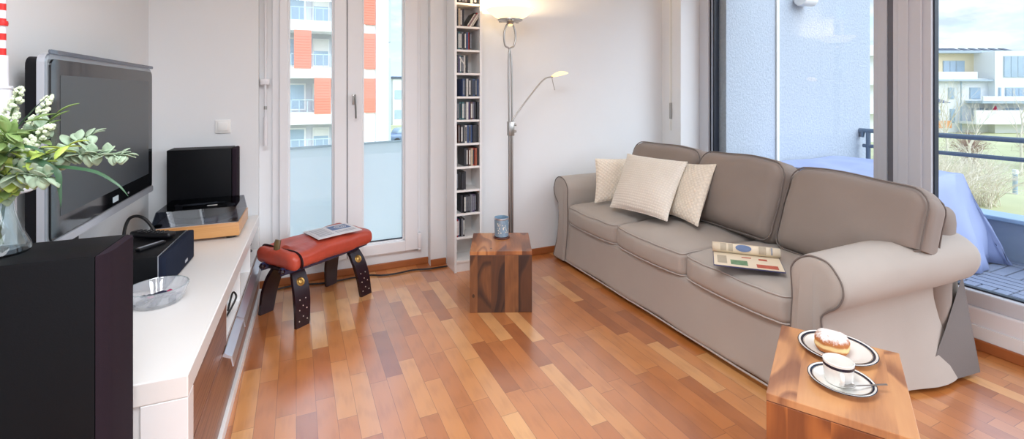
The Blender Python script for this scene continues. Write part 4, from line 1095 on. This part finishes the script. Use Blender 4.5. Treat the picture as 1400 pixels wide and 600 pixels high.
# back cushions: lean back on the frame
for k, (ya, yb, tw, dx) in enumerate(((-1.075, -.465, 1.5, 0), (-.475, .14, -2, .0), (.125, .80, 1, .02))):
    yc = (ya+yb)/2; size = (.20, yb-ya, .44); rr = .07
    def bd(p, q, k=k):
        u, v, w = q; p = Vector((p.x, p.y, p.z))
        m = (1-v*v)**.6*(1-w*w)**.6
        p.x += (-.055 if p.x < 0 else .02)*m
        if w > .6: p.z += .014*(1-v*v)-.018*max(0, abs(v)-.75)/.25
        if k == 0 and w < 0:
            e = max(0, min(1, (-v-.42)/.3)); e = e*e*(3-2*e); p.z += .17*e*(-w)
        pn = p*1.0+Vector((k*5.3, k*2.0, 0))
        p.x += .016*nz(pn, 5)*(1 if u < 0 else .3)+.010*nz(pn+Vector((9, 0, 0)), 11)*m+.010*math.sin(7*(p.z*2.2+p.y*.9)+k*2)*m*.6
        p.z += .008*nz(pn+Vector((4, 4, 0)), 5)
        p.y += .006*nz(pn+Vector((7, 1, 0)), 6)
        return p
    M = Matrix.Translation((.565+dx, yc, .655)) @ Matrix.Rotation(R(tw), 4, 'Z') @ Matrix.Rotation(R(17), 4, 'Y')
    if k == 0: M = Matrix.Translation((.565+dx, yc, .632)) @ Matrix.Rotation(R(tw), 4, 'Z') @ Matrix.Rotation(R(2.0), 4, 'X') @ Matrix.Rotation(R(17), 4, 'Y')
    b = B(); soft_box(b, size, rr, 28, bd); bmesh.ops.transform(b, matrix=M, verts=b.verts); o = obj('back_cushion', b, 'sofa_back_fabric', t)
    for s in (-1, 1):
        P = ring_path(size, rr, 0, s, bd); P = [M @ (p+Vector((.002*s, 0, 0))) for p in P]
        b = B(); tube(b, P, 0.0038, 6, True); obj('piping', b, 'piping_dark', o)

# throw pillows
def pillow(label, mtl, BL, BR, TR, TL, thick_, seed, k_=1.0):
    BL, BR, TR, TL = map(Vector, (BL, BR, TR, TL)); o_ = Vector((0, 0, 1.25)); BL, BR, TR, TL = [o_+(p-o_)*k_ for p in (BL, BR, TR, TL)]; cen = (BL+BR+TR+TL)/4
    X = ((BR-BL)+(TR-TL)).normalized(); Zv = ((TL-BL)+(TR-BR)); Nn = X.cross(Zv).normalized(); Zv = Nn.cross(X).normalized()
    M = Matrix((X, Zv, Nn)).transposed().to_4x4(); M.translation = cen; Mi = M.inverted()
    q = [Mi @ p for p in (BL, BR, TR, TL)]
    b = B(); n = 26; top, bot = {}, {}
    edge = []
    for i in range(n+1):
        for j in range(n+1):
            u = math.sin(PI/2*(2*i/n-1)); v = math.sin(PI/2*(2*j/n-1)); a, c = (u+1)/2, (v+1)/2
            p = q[0]*(1-a)*(1-c)+q[1]*a*(1-c)+q[2]*a*c+q[3]*(1-a)*c
            pin = 1-.06*(1-u*u)*abs(v)**3 ; pin2 = 1-.06*(1-v*v)*abs(u)**3
            p = Vector((p.x*pin2, p.y*pin, 0))
            h = thick_*(((1-u*u)*(1-v*v))**.42)
            h *= 1+.18*nz((u*1.5+seed, v*1.5, 0), 1)
            h += .006*nz((u*4+seed, v*4, 2), 1)*(1-u*u)*(1-v*v)
            if i in (0, n) or j in (0, n): vv = b.verts.new(p); top[i, j] = bot[i, j] = vv
            else: top[i, j] = b.verts.new(p+Vector((0, 0, h))); bot[i, j] = b.verts.new(p-Vector((0, 0, h)))
    for i in range(n):
        for j in range(n):
            b.faces.new((top[i, j], top[i+1, j], top[i+1, j+1], top[i, j+1])); b.faces.new((bot[i, j+1], bot[i+1, j+1], bot[i+1, j], bot[i, j]))
    e = [top[i, 0].co.copy() for i in range(n)]+[top[n, j].co.copy() for j in range(n)]+[top[i, n].co.copy() for i in range(n, 0, -1)]+[top[0, j].co.copy() for j in range(n, 0, -1)]
    th = thing('throw_pillow', label, 'pillow', (0, 0, 0), 0, 'throw pillows on the sofa')
    th.matrix_world = M
    obj('cover', b, mtl, th, True, 70)
    b = B(); tube(b, e, .004, 6, True); obj('seam_piping', b, mtl, th)
pillow('cream diamond patterned pillow in the far corner of the sofa', 'pillow_diamond', (1.945, 2.79, .475), (2.30, 2.72, .475), (2.40, 2.774, .775), (2.035, 2.93, .755), .05, 1, .972)
pillow('large cream waffle pillow leaning in front of the other two', 'pillow_waffle', (2.00, 2.70, .462), (2.085, 2.226, .458), (2.36, 2.345, .80), (2.30, 2.87, .785), .07, 3, .945)
pillow('cream diamond patterned pillow against the middle back cushion', 'pillow_diamond', (2.20, 2.44, .47), (2.165, 2.055, .462), (2.375, 2.125, .812), (2.42, 2.52, .765), .05, 6, .958)

# magazine on the seat
t = thing('magazine', 'open magazine with rolled cover lying on the near sofa seat', 'magazine', (1.885, 1.505, .472), -47)
# local x along the spine, y away from the roll
mc = lambda x, y: .004+.002*math.sin(9*x)-.02*(y+.1)*(y+.1)
b = B(); sheet(b, .285, .20, 0, .004, mc); obj('lower_pages', b, 'cover_navy', t)
b = B(); sheet(b, .280, .196, .0045, .0015, mc); obj('open_page', b, 'page_cream', t)
b = B(); rws = []
for i in range(31):
    a = R(-95)+R(430)*i/30; r = .0245-.004*i/30
    rws.append([b.verts.new((x, .088+r*math.cos(a), .032+r*math.sin(a))) for x in (-.145, -.05, .05, .145)])
for a, c in zip(rws, rws[1:]):
    for k in range(3): b.faces.new((a[k], a[k+1], c[k+1], c[k]))
o = obj('rolled_cover', b, 'page_cream', t); thick(o, .0015)
def rollpatch(name, m, x0, x1, a0, a1):
    b = B(); n = 8; r = .0256
    g = [[b.verts.new((x0+(x1-x0)*i/n, .088+r*math.cos(R(a0+(a1-a0)*j/n)), .032+r*math.sin(R(a0+(a1-a0)*j/n)))) for j in range(n+1)] for i in range(n+1)]
    for i in range(n):
        for j in range(n): b.faces.new((g[i][j], g[i+1][j], g[i+1][j+1], g[i][j+1]))
    return obj(name, b, m, t)
b = B(); r = .0258; g = []
for k in range(25):
    a = 2*PI*k/24; g.append((-.01+.034*math.cos(a), 150+38*math.sin(a)))
vs = [b.verts.new((x, .088+r*math.cos(R(q)), .032+r*math.sin(R(q)))) for x, q in g[:-1]]; cvv = b.verts.new((-.01, .088+r*1.01*math.cos(R(150)), .032+r*1.01*math.sin(R(150))))
for k in range(24): b.faces.new((cvv, vs[k], vs[(k+1) % 24]))
obj('printed_picture', b, 'print_blue', t)
for x0, x1 in ((-.11, -.085), (-.075, -.055), (.055, .085)): rollpatch('printed_column', 'print_text', x0, x1, 110, 195)
rollpatch('printed_column', 'print_grey', .105, .112, 110, 190)
patch('printed_picture', 'print_green', -.07, .0, -.075, -.01, t, mc, .0064)
patch('printed_picture', 'print_red', .035, .12, -.085, -.04, t, mc, .0064)
patch('printed_picture', 'print_red', -.02, .02, .03, .045, t, mc, .0064)
patch('printed_picture', 'print_red', .05, .085, .015, .04, t, mc, .0064)
patch('printed_column', 'print_text', -.125, -.085, -.07, .04, t, mc, .0064)

# ------------------------------------------------------------------ outside
GZ = -3.5
struct('ground', box(B(), -60, 140, 3.9, 120, GZ-.3, GZ), 'lawn')
b = B()
P = [(12, 3.9), (18, 6), (26, 7.2), (36, 8.6), (50, 8)]
pl = smooth_path([(x, y, 0) for x, y in P], 6)
vs = [(b.verts.new((p.x, p.y-.9, GZ+.02)), b.verts.new((p.x, p.y+.9, GZ+.02))) for p in pl]
for a, c in zip(vs, vs[1:]): b.faces.new((a[0], c[0], c[1], a[1]))
struct('path', b, 'gravel_path')
# apartment block opposite the balcony door
t = thing('apartment_block', 'white apartment block with coral red shutters seen through the balcony door', 'building', (0, 31, 0))
FL = [(-5.6, -4.0), (-3.25, -2.3), (-.62, .1), (2.2, 2.88), (5.08, 5.72), (7.95, 8.6), (10.8, 11.4)]
obj('recess_wall', box(B(), -12, 4.2, 1.6, 8, GZ, 12), 'facade_recess', t, False)
for z0, z1 in FL: obj('balcony_band', box(B(), -12, 3.3, 0, 1.6, z0, z1), 'facade_white', t, False)
obj('corner_wall', box(B(), 3.3, 4.0, 0, 1.6, GZ, 12), 'facade_white', t, False)
b = B(); box(b, 4.65, 5.45, 0, 1.5, GZ, 12); obj('corner_pier', b, 'facade_white', t, False)
obj('side_wall', box(B(), 5.2, 5.75, .8, 8, GZ, 3.6), 'facade_grey', t, False)
obj('side_wall', box(B(), 5.2, 5.75, .8, 8, 4.7, 12), 'facade_grey', t, False)
for k, (z0, z1) in enumerate(zip([f[1] for f in FL], [f[0] for f in FL][1:])):
    w_ = obj('window', box(B(), -.5+.0, .55, 1.5, 1.62, z0+.1, z1-.3), 'facade_white', t, False)
    obj('pane', box(B(), -.4, .45, 1.46, 1.52, z0+.2, z1-.4), 'far_window', w_, False)
    w_ = obj('window', box(B(), .95, 1.95, 1.5, 1.62, z0+.1, z1-.3), 'facade_white', t, False)
    obj('pane', box(B(), 1.02, 1.88, 1.46, 1.52, z0+.2, (z0+z1)/2), 'far_window', w_, False)
    obj('roller_blind', box(B(), 1.02, 1.88, 1.44, 1.5, (z0+z1)/2, z1-.4), 'blind_cream', w_, False)
    x = {2: -.2+1.1, 3: -.12}.get(k, None)
    if k == 2: x = 1.0
    if k in (2, 3): 
        sh = obj('shutter', box(B(), x, x+.95, -.04, .02, z0-.1, z1+.02), 'coral_shutter', t, False)
        b = B()
        for q in range(12): box(b, x+.04, x+.91, -.055, -.035, z0+.02+q*.165, z0+.09+q*.165)
        obj('louvre_slats', b, 'coral_shutter', sh, False)
    if k >= 2:
        sh = obj('shutter', box(B(), 3.75, 4.62, -.04, .1, z0-.05, z1+.02), 'coral_shutter', t, False)
        b = B()
        for q in range(12): box(b, 3.8, 4.58, -.055, -.035, z0+.02+q*.165, z0+.09+q*.165)
        obj('louvre_slats', b, 'coral_shutter', sh, False)
    b = B(); box(b, -12, 3.3, .02, .05, z0+.75, z0+.79)
    for q in range(14): box(b, -3+q*.45, -2.97+q*.45, .02, .05, z0, z0+.78)
    obj('balcony_rail', b, 'far_rail', t, False)
b = B(); box(b, 3.9, 4.7, .1, 1.6, GZ, 12); obj('shutter_wall', b, 'facade_white', t, False)
# distant houses beyond the block
def house(label, loc, rz, w_, d_, h_, m, nwin=4, roof='roof_dark'):
    t = thing('distant_house', label, 'house', loc, rz, 'distant houses beyond the apartment block')
    obj('walls', box(B(), -w_/2, w_/2, 0, d_, 0, h_), m, t, False); obj('roof', box(B(), -w_/2-.3, w_/2+.3, -.3, d_+.3, h_, h_+.35), roof, t, False)
    for i in range(nwin):
        for j in range(max(1, int(h_/3))):
            x = -w_/2+w_*(i+.5)/nwin; obj('window', box(B(), x-.6, x+.6, -.08, .05, .9+3*j, 2.3+3*j), 'far_window', t, False)
house('tall white distant house with dark roof past the edge of the apartment block', (15.8, 72, GZ), 4, 5, 8, 7.0, 'facade_white', 3)
house('low white distant house beside the taller white one', (19.5, 84, GZ), -6, 8, 6, 5.6, 'facade_white', 3)
t = thing('parked_car', 'blue grey parked car in front of the distant houses', 'car', (9.6, 45, GZ), 12)
b = B(); soft_box(b, (4.2, 1.7, .75), .25, 8, None, (0, 0, .68)); obj('body', b, 'car_blue', t)
b = B(); soft_box(b, (2.3, 1.5, .6), .28, 8, lambda p, q: Vector((p.x*(1-.12*q[2]), p.y, p.z)), (-.1, 0, 1.2)); obj('cabin', b, 'far_window', t)
for x in (-1.3, 1.3):
    for y in (-.8, .8): obj('wheel', cyl(B(), (x, y-.1, .32), (x, y+.1, .32), .32), 'black_plastic', t)

# white terraced houses beyond the balcony
t = thing('terraced_block', 'white terraced apartment house with cream roof storey beyond the balcony', 'building', (72.97, 26.93, 0), -24.75)
SCL = 55/640
obj('ground_storey', box(B(), -22, 16, 2.2, 12, GZ, .2), 'facade_white', t, False)
obj('middle_storey', box(B(), -22, 16, 2.2, 12, .2, 3.1), 'facade_white', t, False)
obj('roof_storey', box(B(), -22, 3.2, 4, 12, 3.1, 6.3), 'facade_cream', t, False)
obj('stair_block', box(B(), 3.2, 16, 1.4, 12, GZ, 6.4), 'facade_white', t, False)
obj('roof', box(B(), -22.5, 16.5, 3.0, 13, 6.3, 6.6), 'facade_grey', t, False)
for k in range(16):
    x = -6.8+k*.85 if k < 11 else 3+(k-11)*1.3
    b = B(); prism(b, [(4.2, 6.6), (5.9, 7.15), (5.9, 7.05), (4.2, 6.5)], x, x+.75, Matrix(((0, 0, 1, 0), (1, 0, 0, 0), (0, 1, 0, 0), (0, 0, 0, 1)))); obj('solar_panel', b, 'roof_dark', t, False)
obj('roof_terrace_wall', box(B(), -22, 1.4, 1.7, 1.95, 2.95, 3.9), 'facade_white', t, False)
obj('cornice', box(B(), -22, 3.2, 1.5, 2.3, 2.75, 2.98), 'facade_grey', t, False)
for z0, z1, x0, x1 in ((.35, .75, 0.4, 16), (-2.05, -.9, -.5, 16)): obj('balcony_parapet', box(B(), x0, x1, .0, .25, z0, z1+.2), 'facade_white', t, False)
obj('balcony_slab', box(B(), .3, 16, 0, 2.2, .1, .4), 'facade_grey', t, False)
obj('balcony_slab', box(B(), -.5, 16, 0, 2.2, -2.35, -2.05), 'facade_white', t, False)
wins = [(-5.9, -4.6, .6, 2.0, 2.2), (-3.9, -3.5, .6, 2.0, 2.2), (-1.7, -1.0, .6, 2.0, 2.2), (.9, 2.2, .6, 2.0, 2.2), (3.6, 3.9, .6, 2.0, 1.4), (-5.6, -4.2, -2.2, -.7, 2.2), (-3.2, -2.7, -2.2, -.7, 2.2), (-1.5, -.9, -2.3, -.6, 2.2), (1.2, 2.6, -2.0, -.5, 2.2), (2.9, 3.15, -2.0, -.5, 2.2), (4.2, 6.2, -2.0, -.5, 1.4),
        (-4.3, -2.5, 3.9, 5.3, 4), (-.7, .9, 3.6, 5.4, 4), (.95, 2.0, 3.6, 5.4, 4), (4.2, 7.5, 3.2, 5.8, 1.4), (4.4, 7.5, .5, 2.0, 1.4)]
for x0, x1, z0, z1, y in wins:
    w_ = obj('window', box(B(), x0, x1, y-.06, y+.05, z0, z1), 'facade_grey', t, False)
    n = max(1, int((x1-x0)/.7)); pw = (x1-x0)/n
    b = B()
    for k in range(n): box(b, x0+k*pw+.06, x0+(k+1)*pw-.06, y-.09, y-.05, z0+.08, z1-.08)
    obj('pane', b, 'far_window', w_, False)
obj('garden_fence', box(B(), -6.2, -2.2, 1.2, 1.35, -2.9, -2.0), 'orange_panel', t, False)
obj('downpipe', cyl(B(), (-.4, 1.9, GZ), (-.4, 1.9, 2.8), .08, 10), 'facade_grey', t)
def parasol(label, x, y, z, m):
    p = thing('closed_parasol', label, 'parasol', (0, 0, 0)); p.matrix_world = TM @ Matrix.Translation((x, y, z)) @ Matrix.Scale(.85, 4)
    obj('pole', cyl(B(), (0, 0, 0), (0, 0, 2.2), .04, 8), 'facade_grey', p)
    obj('canopy', lathe(B(), [(0, 2.2), (.1, 2.1), (.28, 1.3), (.25, .8), (.05, .75), (0, .75)], 14, flute=.15, nf=7), m, p)
bpy.context.view_layer.update(); TM = t.matrix_world.copy()
parasol('pink red closed parasol on the terrace of the white house', 2.7, .9, -2.04, 'parasol_red')
p = thing('open_parasol', 'grey open parasol on the upper terrace of the white house', 'parasol'); p.matrix_world = TM @ Matrix.Translation((-5.0, .2, -2.0))
obj('pole', cyl(B(), (0, 0, -1.5), (0, 0, 2.6), .05, 8), 'facade_grey', p); obj('canopy', lathe(B(), [(0, 2.75), (.2, 2.7), (1.3, 2.2), (1.3, 2.15), (0, 2.6)], 12), 'parasol_grey', p)
# a further white house seen past the stucco wall
t = thing('white_house', 'white house glimpsed between stucco wall and window stile', 'house', (52, 26.5, GZ), -28)
obj('walls', box(B(), -7, 2.4, 0, 8, 0, 9.5), 'facade_white', t, False)
for z in (2.8, 5.6, 8.4): obj('balcony_band', box(B(), -7, 2.6, -1.0, 0, z, z+.9), 'facade_white', t, False)
for z in (1, 3.9, 6.7): obj('window', box(B(), -2.8, -1.2, -.06, .03, z-.1, z+1.5), 'far_window', t, False); obj('window', box(B(), .2, 1.6, -.06, .03, z-.1, z+1.5), 'far_window', t, False)

# bare trees and bushes
def grow(b, p, d, l, r, depth, rng, spread=.55):
    pts = [p]; q = p.copy(); dd = d.copy()
    for k in range(3):
        dd = (dd+Vector((rng.uniform(-.18, .18), rng.uniform(-.18, .18), rng.uniform(-.05, .15)))).normalized(); q = q+dd*l/3; pts.append(q.copy())
    tube(b, pts, lambda u: r*(1-.4*u), 5 if depth > 1 else 3)
    if depth <= 0: return
    for k in range(rng.choice((2, 3, 3))):
        nd = (dd+Vector((rng.uniform(-1, 1), rng.uniform(-1, 1), rng.uniform(-.2, .6)))*spread).normalized()
        grow(b, pts[rng.choice((2, 3, 3))], nd, l*rng.uniform(.62, .85), r*.55, depth-1, rng, spread)
def tree(label, loc, h, seed, m='twig_pale', depth=5):
    rng = random.Random(seed); t = thing('bare_tree', label, 'tree', loc, 0, 'bare young trees on the lawn')
    obj('trunk', tube(B(), [(0, 0, 0), (.02, 0, h*.2), (0, .02, h*.4)], lambda u: .075*(1-.3*u), 7), m, t)
    b = B()
    for k in range(4):
        grow(b, Vector((0, .02, h*(.3+.1*k/3))), Vector((rng.uniform(-.6, .6), rng.uniform(-.6, .6), 1)).normalized(), h*.2, .035, depth-1, rng)
    obj('branches', b, m, t)
tree('slender bare tree in front of the white terrace, nearest the window stile', (35.5, 14.6, GZ), 6.2, 3)
tree('bare tree with upright branches in front of the pink parasol', (38.5, 12.4, GZ), 6.0, 5)
tree('bare twiggy tree leaning over the hedge between the other two', (33.0, 12.6, GZ), 5.0, 8)
def bush(label, loc, w_, h_, seed, m, n=90):
    rng = random.Random(seed); t = thing('bare_bush', label, 'bush', loc, 0, 'bare bushes below the balcony'); b = B()
    for k in range(n):
        a = rng.uniform(0, 6.28); rr = rng.uniform(.05, 1)*w_
        p0 = Vector((rng.uniform(-.25, .25)*w_, rng.uniform(-.25, .25)*w_, 0)); tip = Vector((rr*math.cos(a), rr*math.sin(a), h_*rng.uniform(.5, 1)*(1-.45*(rr/w_)**2)))
        mid = p0.lerp(tip, .5)+Vector((0, 0, h_*.18)); P = smooth_path([p0, mid, tip], 3)
        tube(b, P, lambda u: .014*(1-.7*u), 3)
        for q in range(3):
            s = P[rng.randrange(2, len(P))]; tube(b, [s, s+Vector((rng.uniform(-.4, .4), rng.uniform(-.4, .4), rng.uniform(.0, .45)))], .006, 3)
    obj('twigs', b, m, t)
bush('pale bare bush just beyond the balcony parapet by the tarpaulin', (23.3, 9.6, GZ), 2.4, 2.7, 1, 'twig_pale', 150)
bush('pale tangled bush behind the parapet in the middle of the lawn', (26.5, 9.8, GZ), 2.2, 2.4, 2, 'twig_pale', 130)
bush('broad pale bush further back behind the lower rail', (31, 12.8, GZ), 3.0, 2.4, 3, 'twig_pale', 130)
bush('reddish bare bush below the terrace nearest the tarpaulin', (39.9, 18.9, GZ), 1.5, 2.2, 4, 'twig_brown', 160)
bush('reddish bare bush below the middle of the terrace', (41.6, 15.9, GZ), 1.5, 2.4, 5, 'twig_brown', 160)
bush('reddish brown bush below the pink parasol', (43.3, 12.9, GZ), 1.5, 2.4, 6, 'twig_brown', 160)
t = thing('bollard_light', 'slim grey bollard light standing on the lawn', 'bollard', (30.9, 10.15, GZ))
obj('post', cyl(B(), (0, 0, 0), (0, 0, .95), .09, 14), 'facade_grey', t); obj('lamp_head', lathe(B(), [(0, .95), (.1, .95), (.11, 1.1), (.09, 1.16), (0, 1.17)], 14), 'facade_white', t)
